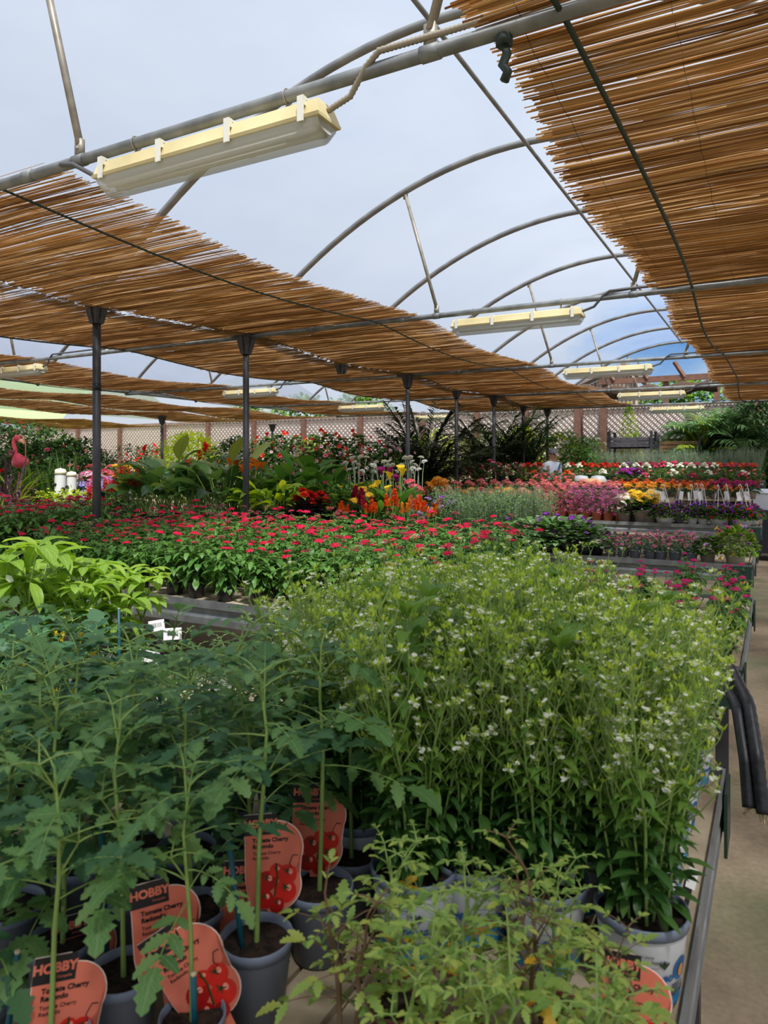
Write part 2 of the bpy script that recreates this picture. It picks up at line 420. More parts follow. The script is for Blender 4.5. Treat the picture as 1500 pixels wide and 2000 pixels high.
dt = nt.nodes.new('ShaderNodeVectorMath'); dt.operation = 'DOT_PRODUCT'
dv = Vector((x_at(1318, 20.), 20., 20 * (905 - 700) / F * 1.0)).normalized(); dt.inputs[1].default_value = dv
nt.links.new(tc.outputs['Generated'], dt.inputs[0])
mk = nt.nodes.new('ShaderNodeMapRange'); mk.inputs[1].default_value = .985; mk.inputs[2].default_value = .999; mk.inputs[3].default_value = .16; mk.inputs[4].default_value = -.06
nt.links.new(dt.outputs['Value'], mk.inputs[0])
ad = nt.nodes.new('ShaderNodeMath'); ad.operation = 'ADD'; nt.links.new(nz.outputs['Fac'], ad.inputs[0]); nt.links.new(mk.outputs[0], ad.inputs[1])
nt.links.new(ad.outputs[0], rp.inputs['Fac']); nt.links.new(rp.outputs['Color'], bg.inputs['Color']); nt.links.new(bg.outputs[0], out.inputs['Surface'])
sl = bpy.data.lights.new('sun', 'SUN'); sl.energy = 6.0; sl.angle = rad(7); sl.color = (1, .96, .9)
so = bpy.data.objects.new('sun', sl); COL.objects.link(so)
so.rotation_euler = Vector((-.34, .36, -.87)).to_track_quat('-Z', 'Y').to_euler(); so.location = (-6, -4, 14)
SC.view_settings.view_transform = 'Standard'; SC.view_settings.look = 'None'; SC.view_settings.gamma = 1; SC.view_settings.exposure = 0.48
SC.view_settings.use_curve_mapping = False
cy = SC.cycles
cy.max_bounces = 6; cy.diffuse_bounces = 3; cy.glossy_bounces = 2; cy.transmission_bounces = 4; cy.transparent_max_bounces = 10; cy.sample_clamp_indirect = 6; cy.caustics_reflective = False; cy.caustics_refractive = False
# ================================================================ the house
XL, XR = -5.28, 1.32; XM = (XL + XR) / 2; HALF = (XR - XL) / 2
ZB = EYE + 1.44; RISE = 1.50
YA = [2.26 + 2.03 * k for k in range(-2, 9)]           # arches
YB = [2.26 + 4.06 * k for k in range(-1, 5)]           # tie bars
def arch_z(d): return ZB + RISE * (1 - (d / HALF) ** 2)
Y0, Y1 = YA[0], YA[-1]

mb = MB(); n = 2
ids = [mb.add(p) for p in ((-60, -10, 0), (14, -10, 0), (14, 60, 0), (-60, 60, 0))]; mb.face(ids)
struct('floor', mb.mesh('floor', 'concrete', False))

def roof(name, xm, half, y0, y1, mat, zb=ZB):
    mb = MB(); rows = []
    for j in range(9):
        y = y0 + (y1 - y0) * j / 8; r = []
        for i in range(33):
            d = -half + 2 * half * i / 32
            r.append(mb.add((xm + d, y, zb + .05 + RISE * (1 - (d / half) ** 2))))
        rows.append(r)
    for a, b in zip(rows, rows[1:]):
        for i in range(32): mb.face((a[i], a[i + 1], b[i + 1], b[i]))
    return struct(name, mb.mesh(name, mat))
roof('ceiling_1', XM, HALF, Y0, Y1, 'roof_film')
roof('ceiling_2', XL - HALF, HALF, Y0, Y1, 'roof_film')
roof('ceiling_3', XL - 3 * HALF, HALF, Y0, Y1, 'roof_film')
roof('ceiling_4', XL - 5 * HALF, HALF, Y0, Y1, 'roof_film_green')
roof('ceiling_5', XR + HALF, HALF, Y0, Y1, 'roof_film')

mb = MB(); tube(mb, [(HALF * (-1 + 2 * i / 40), 0, RISE * (1 - (-1 + 2 * i / 40) ** 2)) for i in range(41)], .032, 10)
arch_me = mb.mesh('roof_arch', 'steel_grey')
hs = [('over the aisle bay', XM), ('over the bay past the posts', XL - HALF)]
for hn, xm in hs:
    for k, y in enumerate(YA):
        if xm != XM and k < 1: continue
        ne = k - 1
        o = ob('roof_arch', arch_me, None, (xm, y, ZB))
        tag(o, f"curved grey steel roof arch {hn}, {ORD[k]} from the viewer", 'roof arch', 'steel roof arches')
# ridge purlin and side purlins
def rod(name, a, b, r, mat, label, cat, n=8, group=None, sag=0, k=2):
    mb = MB(); a = Vector(a); b = Vector(b)
    pts = [a.lerp(b, i / k) - Vector((0, 0, sag * math.sin(pi * i / k))) for i in range(k + 1)]
    tube(mb, [p - a for p in pts], r, n)
    o = ob(name, mb.mesh(name, mat), None, a); tag(o, label, cat, group); return o
rod('ridge_purlin', (XM, Y0, ZB + RISE - .04), (XM, Y1, ZB + RISE - .04), .018, 'steel_grey', 'thin straight steel purlin running along the ridge of the main bay', 'purlin')
rod('ridge_purlin', (XL - HALF, Y0, ZB + RISE - .04), (XL - HALF, Y1, ZB + RISE - .04), .018, 'steel_grey', 'thin straight steel purlin along the ridge of the neighbouring bay', 'purlin')

# tie bars, hangers, lamps, conduits
mb = MB(); tube(mb, [(-HALF, 0, 0), (HALF, 0, 0)], .026, 10)
for xx in (-.92, .92, -1.3, 2.2, -2.4): tube(mb, [(xx - .035, 0, 0), (xx + .035, 0, 0)], .030, 10)
bar_me = mb.mesh('tie_bar', 'galvanised')
dx, dz = .34, RISE * (1 - (1.26 / HALF) ** 2)
def strut_me(s):
    mb = MB(); tube(mb, [(0, 0, .06), (s * dx, 0, dz - .06)], .018, 8); 
    box(mb, (-.022, -.012, .0), (.022, .012, .08)); box(mb, (s * dx - .02, -.012, dz - .1), (s * dx + .02, .012, dz - .02))
    ball(mb, (0, -.014, .035), .009, 0, 6, 4)
    return mb.mesh('hanger_strut', 'strut_metal')
st_me = {-1: strut_me(-1), 1: strut_me(1)}

def make_lamp():
    t = thing('ceiling_light', 'x', 'ceiling light')
    L = .62
    # cream housing with sloping ends
    mb = MB()
    def rring(x, z, w): return [mb.add((x, -w, z)), mb.add((x, w, z))]
    prof = [(.0, .075), (.012, .08), (.012, .072), (.07, .06), (.078, .045)]
    def shell(mb, prof, L, m=0, bev=.03):
        loops = []
        for z, w in prof:
            lx = L - (.0 if z < .03 else (z - .03) * .5)
            loops.append([mb.add(p) for p in ((-lx, -w, z), (lx, -w, z), (lx, w, z), (-lx, w, z))])
        for a, b in zip(loops, loops[1:]):
            for j in range(4): mb.face((a[j], a[(j + 1) % 4], b[(j + 1) % 4], b[j]), m)
        mb.face(loops[0][::-1], m); mb.face(loops[-1], m)
    shell(mb, prof, L)
    hsg = ob('housing', mb.mesh('housing', 'cream_plastic', False), t)
    mb = MB(); N = 8; loops = []
    for x, s in ((-L + .012, .55), (-L + .04, 1), (L - .04, 1), (L - .012, .55)):
        loops.append([mb.add((x, -.07 * cos(pi * j / N) * (1 if s == 1 else .92), -.075 * s * sin(pi * j / N))) for j in range(N + 1)])
    for a, b in zip(loops, loops[1:]):
        for j in range(N): mb.face((a[j], a[j + 1], b[j + 1], b[j]))
    mb.face(loops[0]); mb.face(loops[-1][::-1])
    ob('diffuser', mb.mesh('diffuser', 'diffuser'), t)
    for s in (-1, 1):
        mb = MB(); tube(mb, [(-L + .05, s * .028, -.025), (L - .05, s * .028, -.025)], .013, 8)
        ob('fluorescent_tube', mb.mesh('fluorescent_tube', 'white_plastic'), t)
    mb = MB()
    box(mb, (-.014, -.084, -.012), (.014, -.078, .05)); box(mb, (-.014, .078, -.012), (.014, .084, .05)); box(mb, (-.014, -.084, .05), (.014, -.062, .084)); box(mb, (-.014, .062, .05), (.014, .084, .084)); box(mb, (-.012, -.07, .0755), (.012, .07, .084))
    cm = mb.mesh('clip', 'clip_white', False)
    for x in (-.56, -.2, .18, .54): ob('clip', cm, t, (x, 0, 0))
    mb = MB(); tube(mb, [(0, 0, .075), (0, 0, .12)], .007, 6)
    tube(mb, [(0, .03 * cos(a), .145 + .03 * sin(a)) for a in [2 * pi * i / 12 for i in range(13)]], .003, 5, cap=False)
    hm = mb.mesh('hanger_clamp', 'strut_metal')
    for x in (-.42, .42): ob('hanger_clamp', hm, t, (x, 0, 0))
    return Proto(t)
lamp = make_lamp()
LN = ['nearest cream strip light under the first roof bar', 'second cream strip light along the aisle bay', 'third cream strip light along the aisle bay', 'fourth cream strip light, near the end of the bay', 'last cream strip light at the open end of the bay']
for k, y in enumerate(YB):
    for hn, xm in hs:
        main = xm == XM
        if not main and k == 0: continue
        o = ob('tie_bar', bar_me, None, (xm, y, ZB))
        tag(o, f"horizontal grey steel tie bar {hn}, {ORD[k]} from the viewer", 'tie bar', 'steel tie bars')
        for s in (-1, 1):
            for yy in ((y, y + 2.03) if False else (y,)):
                o = ob('hanger_strut', st_me[s], None, (xm + s * .92, yy, ZB + .02))
                tag(o, f"slanting strut, {'aisle' if s > 0 else 'far'} side of {ORD[k]} tie bar {hn}", 'strut', 'hanger struts')
        if k == 0: continue
        lx = (-2.1 if main else (XL - HALF + (-.9 if k == 2 else .0)))
        lamp.place((lx, y, ZB - .145), sc=1.0, label=(LN[k - 1] if main else f"cream strip light over the neighbouring bay on its {ORD[k]} tie bar"), group='strip lights under the tie bars')
        # conduit from the lamp end along the bar
        mb = MB(); pts = []
        x0 = .63
        raw = [(x0 - .02, 0, -.1), (x0 + .08, 0, -.07), (x0 + .16, -.02, .01), (x0 + .22, -.03, .045), (x0 + .5, -.01, .05), (x0 + .9, 0, .055), (2.4, 0, .05)]
        for a, b in zip(raw, raw[1:]):
            q = max(3, int((Vector(b) - Vector(a)).length / .008)) if (main and k <= 2) else 3
            for i in range(q): pts.append(tuple(Vector(a).lerp(Vector(b), i / q)))
        rs = [.013 if i % 2 else .0105 for i in range(len(pts))] if main and k <= 2 else .012
        tube(mb, pts, rs, 6)
        o = ob('cable_conduit', mb.mesh('cable_conduit', 'conduit_beige' if k < 2 else 'conduit_dark'), None, (lx, y, ZB))
        tag(o, f"corrugated conduit from strip light along {ORD[k]} tie bar {hn}", 'conduit', 'lamp conduits')
# short lead on the other end of the nearest lamp
mb = MB(); tube(mb, [(-.62, 0, -.11), (-.7, 0, -.09), (-.82, -.02, -.02), (-.9, -.03, -.01)], .012, 6)
tag(ob('lamp_lead', mb.mesh('lamp_lead', 'conduit_dark'), None, (-2.1, YB[1], ZB)), 'short dark lead joining the nearest strip light to the roof bar', 'cable')
# hanging cord bundle and clip near the first bar
mb = MB(); tube(mb, [(0, 0, .0), (.01, 0, -.03), (-.01, .01, -.06), (.012, 0, -.09), (0, 0, -.12)], .016, 6)
tube(mb, [(0, 0, .03), (0, 0, 0)], .03, 8)
tag(ob('cord_bundle', mb.mesh('cord_bundle', 'wire_green'), None, (-.79, YB[1] + .0, ZB - .05)), 'knotted green cord hanging under the first roof bar beside the aisle reed screen', 'cord')

# posts with brackets, gutters
mb = MB(); tube(mb, [(0, 0, 0), (0, 0, ZB - .19)], .036, 12); pole_me = mb.mesh('pole', 'dark_steel')
mb = MB()
def frustum(mb, lo, hi, z0, z1, m=0):
    a = [mb.add((x * lo[0], y * lo[1], z0)) for x, y in ((-1, -1), (1, -1), (1, 1), (-1, 1))]
    b = [mb.add((x * hi[0], y * hi[1], z1)) for x, y in ((-1, -1), (1, -1), (1, 1), (-1, 1))]
    for j in range(4): mb.face((a[j], a[(j + 1) % 4], b[(j + 1) % 4], b[j]), m)
    mb.face(a[::-1], m); mb.face(b, m)
frustum(mb, (.042, .042), (.085, .075), ZB - .2, ZB - .01); frustum(mb, (.012, .052), (.012, .09), ZB - .2, ZB - .0); frustum(mb, (.052, .012), (.1, .012), ZB - .2, ZB - .0); frustum(mb, (.1, .09), (.1, .09), ZB - .01, ZB + .02)
br_me = mb.mesh('bracket', 'dark_steel', False)
mb = MB(); tube(mb, [(0, 0, -.03), (0, 0, .03)], .0385, 12); band_me = mb.mesh('tape_band', 'black_rubber')
PN = ['nearest of the near row', 'second of the near row', 'third of the near row', 'fourth of the near row', 'fifth of the near row', 'sixth of the near row', 'last of the near row']
pk = 0
for k, y in enumerate(YA):
    if k < 3: continue
    if k == 5:
        o = ob('post_bracket', br_me, None, (XL, y, 0)); tag(o, 'dark flared steel bracket under the reed screen with no post below it', 'bracket'); continue
    t = thing('support_post', f"round dark grey steel post with flared bracket, {PN[min(pk, 6)]}", 'post', (XL, y, 0), 0, 'steel support posts')
    ob('pole', pole_me, t); ob('bracket', br_me, t)
    if pk == 0: ob('tape_band', band_me, t, (0, 0, 2.18))
    pk += 1
for k, (u, y) in enumerate(((133, 8.3), (388, 14.4), (178 + 380, 18.5))):
    X = -14.2
    t = thing('support_post', f"distant grey steel post with flared bracket, {ORD[k]} of the row beyond the white gutter", 'post', (X, (8.3, 13.6, 18.3)[k], 0), 0, 'steel support posts')
    ob('pole', pole_me, t, (0, 0, 0), sc=(1.1, 1.1, .93)); ob('bracket', br_me, t, (0, 0, -.2))
def gutter(name, x, label, mat):
    mb = MB(); pr = [(-.13, .14), (-.11, .0), (.11, 0), (.13, .14), (.12, .14), (.10, .012), (-.10, .012), (-.12, .14)]
    a = [mb.add((p, Y0, z)) for p, z in pr]; b = [mb.add((p, Y1, z)) for p, z in pr]
    for i in range(8): mb.face((a[i], a[(i + 1) % 8], b[(i + 1) % 8], b[i]))
    o = ob(name, mb.mesh(name, mat, False), None, (x, 0, ZB + .03)); tag(o, label, 'gutter')
gutter('rain_gutter', XL, 'grey metal rain gutter above the near row of posts', 'galvanised')
gutter('rain_gutter', XL - 2 * HALF, 'long pale metal rain gutter between the farther reed screens', 'galvanised')

# ---------------------------------------------------------------- reed screens
PL = 4.06
def reed_piece(seed, W=2.08, sagz=.09, r0=.0036, jag=.05):
    rr = random.Random(seed); mb = MB(); y = 0.0
    ph = rr.uniform(0, 6)
    while y < PL + .03:
        t = y / PL; z = -sagz * abs(math.sin(pi * t)) ** 1.2 + rr.gauss(0, .004)
        x0 = rr.uniform(-jag, jag) + .03 * sin(y * 2.3 + ph); x1 = W + rr.uniform(-jag, jag) + .02 * sin(y * 3.1)
        if rr.random() < .12: x0 += rr.uniform(.0, .12)
        if rr.random() < .3: xa, xb = (x0, x0 + (x1 - x0) * rr.uniform(.5, .9)) if rr.random() < .5 else (x0 + (x1 - x0) * rr.uniform(.1, .5), x1)
        else: xa, xb = x0, x1
        ang = rr.gauss(0, .011); bend = rr.gauss(0, .006); zt = rr.gauss(0, .006)
        r = r0 * rr.uniform(.65, 1.35)
        pts = []
        for i in range(4):
            s = i / 3; xx = xa + (xb - xa) * s
            pts.append((xx, y + (xx - W / 2) * ang + bend * math.sin(pi * s), z + zt * (s - .5) + .006 * sin(xx * 5 + y * 3)))
        tube(mb, pts, [r, r, r * .9, r * .6], 4, cap=False)
        y += abs(rr.gauss(.0036, .0018)) + (rr.uniform(.003, .012) if rr.random() < .05 else 0) + .001
    me = mb.mesh('reeds', 'reed', False)
    mw = MB()
    for k in range(5):
        x = .12 + (W - .24) * k / 4
        tube(mw, [(x + .004 * sin(i * 2.), PL * i / 40, -sagz * abs(math.sin(pi * i / 40)) ** 1.2 - .006) for i in range(41)], .0011, 3, cap=False)
    return me, mw.mesh('binding_wire', 'rope_dark')
reeds = [reed_piece(s) for s in (1, 2, 3)]
def screens(x, rows, names, z=ZB + .035, y0=YB[1], flip=False):
    for k in range(rows):
        me, wi = reeds[(k + int(abs(x) * 3)) % 3]
        t = thing('reed_screen', f"reed screen {names}, {ORD[k]} length from the viewer", 'reed screen', (x, y0 + PL * k, z), 0, 'reed shade screens')
        ob('reeds', me, t); ob('binding_wire', wi, t)
screens(-5.22, 4, 'on the aisle side of the near posts')
screens(-7.33, 4, 'on the far side of the near posts', z=ZB + .02)
screens(-.87, 4, 'above the walkway beside the camera')
screens(-.85, 1, 'above the walkway behind the first roof bar', y0=YB[1] - PL)
screens(1.1, 5, 'on the walkway side of the outer bay', y0=YB[0])
screens(-11.15, 4, 'before the pale gutter')
screens(-14.3, 4, 'beyond the pale gutter', z=ZB + .0)
screens(-16.4, 4, 'farthest past the pale gutter', z=ZB - .03)
screens(-20.4, 4, 'deep below the green roof', z=ZB - .1)
screens(-22.5, 4, 'at the outer edge below the green roof', z=ZB - .1)

# support wires under the screens
def wire(x, y0, y1, label, r=.007, z=ZB + .004, wob=.0):
    mb = MB(); pts = []
    nseg = 48
    for i in range(nseg + 1):
        y = y0 + (y1 - y0) * i / nseg
        t = ((y - YB[0]) / PL) % 1
        pts.append((x + wob * math.sin(pi * t) * (1 if int((y - YB[0]) / PL) % 2 else -.6), y, z - .1 * math.sin(pi * t)))
    tube(mb, pts, r, 6)
    tag(ob('support_wire', mb.mesh('support_wire', 'wire_green'), None), label, 'wire', 'wires under the reed screens')
wire(-3.56, 1.6, Y1, 'dark green wire under the reed screen beside the open roof strip')
wire(-7.22, 1.6, Y1, 'dark wire along the far edge of the near posts reed screens', .009)
wire(-.60, 1.2, Y1, 'dark green rope with kinks under the walkway reed screen', .011, wob=.07)
wire(-11.1, 2.2, Y1, 'dark wire along the reed screen beside the pale gutter')
wire(-14.25, 2.2, Y1, 'dark wire along the reed screen past the pale gutter')

# ================================================================ benches
def bench(x0, x1, y0, y1, z, label, rail_h=.13, plates=True):
    t = thing('plant_bench', label, 'bench', (x0, y0, 0), 0, 'galvanised plant benches')
    W, D = x1 - x0, y1 - y0
    mb = MB(); x = .0
    rr = random.Random(int(abs(x0 * 100 + y0 * 10)))
    while x < W - .02:
        w = min(.094, W - x - .002); dz = rr.uniform(-.003, .0)
        box(mb, (x + .004, .03, z - .022 + dz), (x + w, D - .03, z + dz)); x += .1
    ob('deck', mb.mesh('deck', 'wood_plank', False), t)
    pr = [(0, .018), (.0, -.03), (.028, -.04), (.028, -.062), (.004, -.09), (.004, -rail_h), (.05, -rail_h), (.05, -rail_h + .004), (.01, -rail_h + .006), (.01, -.088), (.034, -.06), (.034, -.036), (.006, -.026), (.006, .018)]
    def rail(name, length, loc, rotz):
        mb = MB(); k = len(pr)
        a = [mb.add((0, p, q)) for p, q in pr]; b = [mb.add((length, p, q)) for p, q in pr]
        for i in range(k): mb.face((a[i], b[i], b[(i + 1) % k], a[(i + 1) % k]))
        ob(name, mb.mesh(name, 'galvanised', False), t, (loc[0], loc[1], z), (0, 0, rotz))
    rail('front_rail', W, (0, 0), 0); rail('side_rail', D, (W, 0), pi / 2); rail('back_rail', W, (W, D), pi); rail('side_rail', D, (0, D), -pi / 2)
    if plates:
        for cx, cy in ((W, 0), (W, D), (0, 0), (0, D)):
            mb = MB(); sx = 1 if cx else -1; sy = 1 if cy else -1
            box(mb, (min(0, -sx * .16), min(sy * .004, sy * .012), -.16), (max(0, -sx * .16), max(sy * .004, sy * .012), .004))
            box(mb, (min(sx * .004, sx * .012), min(0, -sy * .14), -.16), (max(sx * .004, sx * .012), max(0, -sy * .14), .004))
            ball(mb, (-sx * .06, sy * .013, -.03), .012, 0, 6, 4); ball(mb, (-sx * .11, sy * .013, -.12), .012, 0, 6, 4)
            ob('corner_plate', mb.mesh('corner_plate', 'green_plate', False), t, (cx, cy, z))
    lm = MB(); box(lm, (-.025, -.025, 0), (.025, .025, z - .1)); lme = lm.mesh('leg', 'dark_steel', False)
    for lx in (.08, W / 2, W - .08):
        for ly in (.1, D - .1): ob('leg', lme, t, (lx, ly, 0))
    return t
ZT = .65
B1, B2, B3, B4, B5, B6 = (.15, 2.15), (3.25, 4.95), (6.52, 8.15), (10.55, 12.25), (13.7, 15.2), (16.3, 17.5)
bench(-5.1, -.12, *B1, ZT, 'first plant bench with plank top and steel rim under the tomatoes')
bench(-5.1, -.12, *B2, ZT, 'second plant bench with steel rim, carrying the crimson pentas')
bench(-5.1, -.17, *B3, ZT, 'third plant bench with steel rim and green corner plate under the petunias')
bench(-5.1, -.17, *B4, ZT, 'fourth plant bench with steel rim under the hanging basket pots')
bench(-5.1, -.2, *B5, 1.12, 'raised fifth bench carrying the rows of red and white geraniums')
bench(-5.1, -.2, *B6, 1.12, 'raised last bench carrying the grey lavender by the fence')
bench(-10.4, -5.46, *B2, ZT, 'second bench of the bay past the posts, under more pentas')
bench(-10.4, -5.46, *B3, ZT, 'third bench of the bay past the posts, under the big canna leaves')
bench(-10.4, -5.46, *B4, ZT, 'fourth bench of the bay past the posts, under the trellised dipladenias')

# stepped shelf on the fourth bench
def step(x0, x1, y0, y1, z0, z1, label):
    t = thing('display_step', label, 'shelf', (x0, y0, 0))
    mb = MB()
    for k in range(int((x1 - x0) / .1)): box(mb, (k * .1 + .004, 0, z1 - .02), (k * .1 + .096, y1 - y0, z1))
    ob('shelf_board', mb.mesh('shelf_board', 'wood_plank', False), t)
    lm = MB(); box(lm, (-.02, -.02, z0), (.02, .02, z1 - .02)); me = lm.mesh('leg', 'brown_timber', False)
    for lx in (.06, (x1 - x0) / 2, x1 - x0 - .06):
        for ly in (.04, y1 - y0 - .04): ob('leg', me, t, (lx, ly, 0))
step(-5.0, -.3, B4[0] + .62, B4[1] - .05, ZT, .98, 'wooden step behind the hanging baskets, carrying rows of kalanchoes')
step(-5.0, -.3, B5[0] + .72, B5[1] - .05, 1.12, 1.30, 'wooden step on the raised bench, carrying the back geraniums')

# ================================================================ fence and yard
FY = 21.2
ft = thing('lattice_fence', 'tall diagonal lattice fence with brown timber posts closing the yard', 'fence', (0, FY, 0))
xs = [-40, -36.5, -33.2, -30, -27.3, -24.6, -22.0, -19.6, -17.3, -15.0, -12.6, -10.2, -8.3, -6.7, -5.06, -4.36, -2.0, .4, 2.8]
def lattice(w, z0, z1):
    mb = MB(); s = .17; hw = .018; h = z1 - z0
    for sg, yy in ((1, 0), (-1, .012)):
        k = -int(h / s) - 2
        while k * s < w + h + s:
            c = k * s
            # line x = c + sg*(z) clipped to the panel
            pts = []
            za, zb = 0, h
            xa, xb = (c, c + h) if sg > 0 else (c + 0, c - h)
            def clip(xa, za, xb, zb):
                t0, t1 = 0., 1.
                d = xb - xa
                for lim, sign in ((0, 1), (w, -1)):
                    p = -sign * d; q = sign * (xa - lim)
                    if abs(d) < 1e-9: continue
                    r = q / p
                    if p < 0: t0 = max(t0, r)
                    else: t1 = min(t1, r)
                return (t0, t1)
            t0, t1 = clip(xa, za, xb, zb)
            if t1 - t0 > .02:
                ax, az = xa + (xb - xa) * t0, h * t0; bx, bz = xa + (xb - xa) * t1, h * t1
                i = [mb.add(p) for p in ((ax - hw, yy, z0 + az), (ax + hw, yy, z0 + az), (bx + hw, yy, z0 + bz), (bx - hw, yy, z0 + bz))]
                mb.face(i)
                j = [mb.add(p) for p in ((ax - hw, yy + .008, z0 + az), (ax + hw, yy + .008, z0 + az), (bx + hw, yy + .008, z0 + bz), (bx - hw, yy + .008, z0 + bz))]
                for a in range(4): mb.face((i[a], j[a], j[(a + 1) % 4], i[(a + 1) % 4]))
            k += 1
    box(mb, (0, -.02, z1), (w, .03, z1 + .06)); box(mb, (0, -.02, z0 - .06), (w, .03, z0))
    return mb.mesh('lattice_panel', 'lattice_wood', False)
for a, b in zip(xs, xs[1:]):
    ob('lattice_panel', lattice(b - a - .1, .5, 3.1), ft, (a + .05, 0, 0))
    mb = MB(); box(mb, (0, .06, .2), (b - a, .075, 3.1)); ob('backing_sheet', mb.mesh('backing_sheet', 'screen_pale', False), ft, (a, 0, 0))
mb = MB(); box(mb, (-.07, -.07, 0), (.07, .07, 3.2)); fp = mb.mesh('fence_post', 'brown_timber', False)
for k, x in enumerate(xs): ob('fence_post', fp, ft, (x, -.03, 0), sc=(1, 1, 1.0))
# tall timber posts standing in the yard
mb = MB(); box(mb, (-.075, -.075, 0), (.075, .075, 3.35)); tp = mb.mesh('timber_post', 'brown_timber', False)
for X, Y, lb in ((x_at(1481, 19.4), 19.4, 'tall brown timber post in front of the dark tree at the aisle end'), (x_at(1178, 19.6), 19.6, 'square brown timber post standing before the lattice behind the lavender'), (x_at(1128, 20.2), 20.2, 'slimmer brown timber post before the lattice above the man')):
    tag(ob('timber_post', tp, None, (X, Y, 0)), lb, 'post')

# timber pergola and gabled building beyond the fence
pt = thing('pergola', 'dark timber pergola with rolled brown shade mat beyond the open end', 'pergola', (0, 0, 0))
PY = 24.0
xa, xb = x_at(1170, PY), x_at(1420, PY)
zA = z_at(746, xa, PY)
mb = MB(); box(mb, (xa, PY - .07, zA - .1), (xb + 2, PY + .07, zA + .08)); ob('beam', mb.mesh('beam', 'brown_timber', False), pt)
for u in (1197, 1262, 1334, 1398):
    X = x_at(u, PY); mb = MB(); tube(mb, [(X - .25, PY - .05, zA + .5), (X + .05, PY - .05, zA + .0)], .07, 4); ob('rafter_end', mb.mesh('rafter_end', 'brown_timber', False), pt)
for u in (1180, 1300, 1400):
    X = x_at(u, PY); mb = MB(); box(mb, (X - .08, PY, 0), (X + .08, PY + .16, zA)); ob('post', mb.mesh('post', 'brown_timber', False), pt)
mb = MB(); rows = []
YM = 20.6
ua, ub = x_at(1130, YM), x_at(1402, YM); zt = z_at(762, ua, YM)
for i in range(31):
    X = ua + (ub - ua) * i / 30; r = []
    for j in range(9):
        a = pi * 2 * j / 8; rr_ = .16 + .05 * sin(i * .9)
        r.append(mb.add((X, YM + rr_ * cos(a), zt - .02 - .12 * sin(pi * i / 30) + rr_ * sin(a))))
    rows.append(r)
for a, b in zip(rows, rows[1:]):
    for j in range(8): mb.face((a[j], b[j], b[j + 1], a[j + 1]))
tag(ob('rolled_mat', mb.mesh('rolled_mat', 'dark_mat'), None), 'sagging dark brown rolled shade mat hung above the lattice fence', 'shade mat')
HY = 27.0
ht = thing('building', 'gabled building with vertical slatted wall beyond the lattice fence', 'building', (0, 0, 0))
x0, xr, x1 = x_at(1150, HY), x_at(1222, HY), x_at(1250, HY); zr = z_at(716, xr, HY); ze = z_at(748, x1, HY)
mb = MB(); extrude_poly(mb, [(x0 - 1, 0), (x1 - .1, 0), (x1 - .1, ze), (xr, zr - .05), (x0 - 1, ze - .4)], HY, HY + .3)
ob('gable_wall', mb.mesh('gable_wall', 'house_wall', False), ht)
mb = MB(); tube(mb, [(x0 - 1.1, HY - .1, ze - .3), (xr, HY - .1, zr + .05), (x1 + .3, HY - .1, ze - .1)], .12, 4); ob('roof', mb.mesh('roof', 'roof_edge', False), ht)
mb = MB()
for k in range(24): 
    X = x0 - .9 + k * .14
    if X < x1 - .2: box(mb, (X, HY - .06, 3.0), (X + .05, HY, (ze - .4 + (zr - ze + .35) * (X - x0 + 1) / (xr - x0 + 1)) if X < xr else (zr + (ze - zr) * (X - xr) / (x1 - xr))))
ob('slat_wall', mb.mesh('slat_wall', 'roof_edge', False), ht)
# ================================================================ pots
def pot_mesh(r, h, mat, rim=None, n=20, taper=.76):
    mb = MB(); q = r * taper
    prof = [(q * .9, 0), (q, .004), (r * .955, h * .86), (r * .955, h * .87), (r, h * .875), (r * 1.01, h * .99), (r * .985, h), (r * .95, h * .99), (r * .92, h * .87)]
    ms = [0, 0, 0, 0] + [1 if rim else 0] * 4
    lathe(mb, prof, n, 0, cap0=True, ms=ms)
    return mb.mesh('pot', [mat, rim or mat])
def soil_mesh(r, z, n=20):
    mb = MB(); c = mb.add((0, 0, z + r * .05)); rg = [mb.add((r * cos(2 * pi * i / n), r * sin(2 * pi * i / n), z + U(-.003, .003))) for i in range(n)]
    for i in range(n): mb.face((c, rg[i], rg[(i + 1) % n]))
    return mb.mesh('soil', 'soil')
POTS = {}
def add_pot(t, r, h, mat, rim=None, n=20):
    k = (r, h, mat, rim, n)
    if k not in POTS: POTS[k] = (pot_mesh(r, h, mat, rim, n), soil_mesh(r * .93, h * .88, n))
    p = ob('pot', POTS[k][0], t); ob('soil', POTS[k][1], t)
    return p

# ================================================================ near bench species
def stem_curve(h, lean, az, n=6, wob=.01):
    pts = []
    for i in range(n):
        t = i / (n - 1)
        pts.append(Vector((cos(az) * lean * (t ** 1.3) * h + U(-wob, wob) * t, sin(az) * lean * (t ** 1.3) * h + U(-wob, wob) * t, h * t)))
    return pts
def along(pts, t):
    f = t * (len(pts) - 1); i = min(int(f), len(pts) - 2)
    return pts[i].lerp(pts[i + 1], f - i)

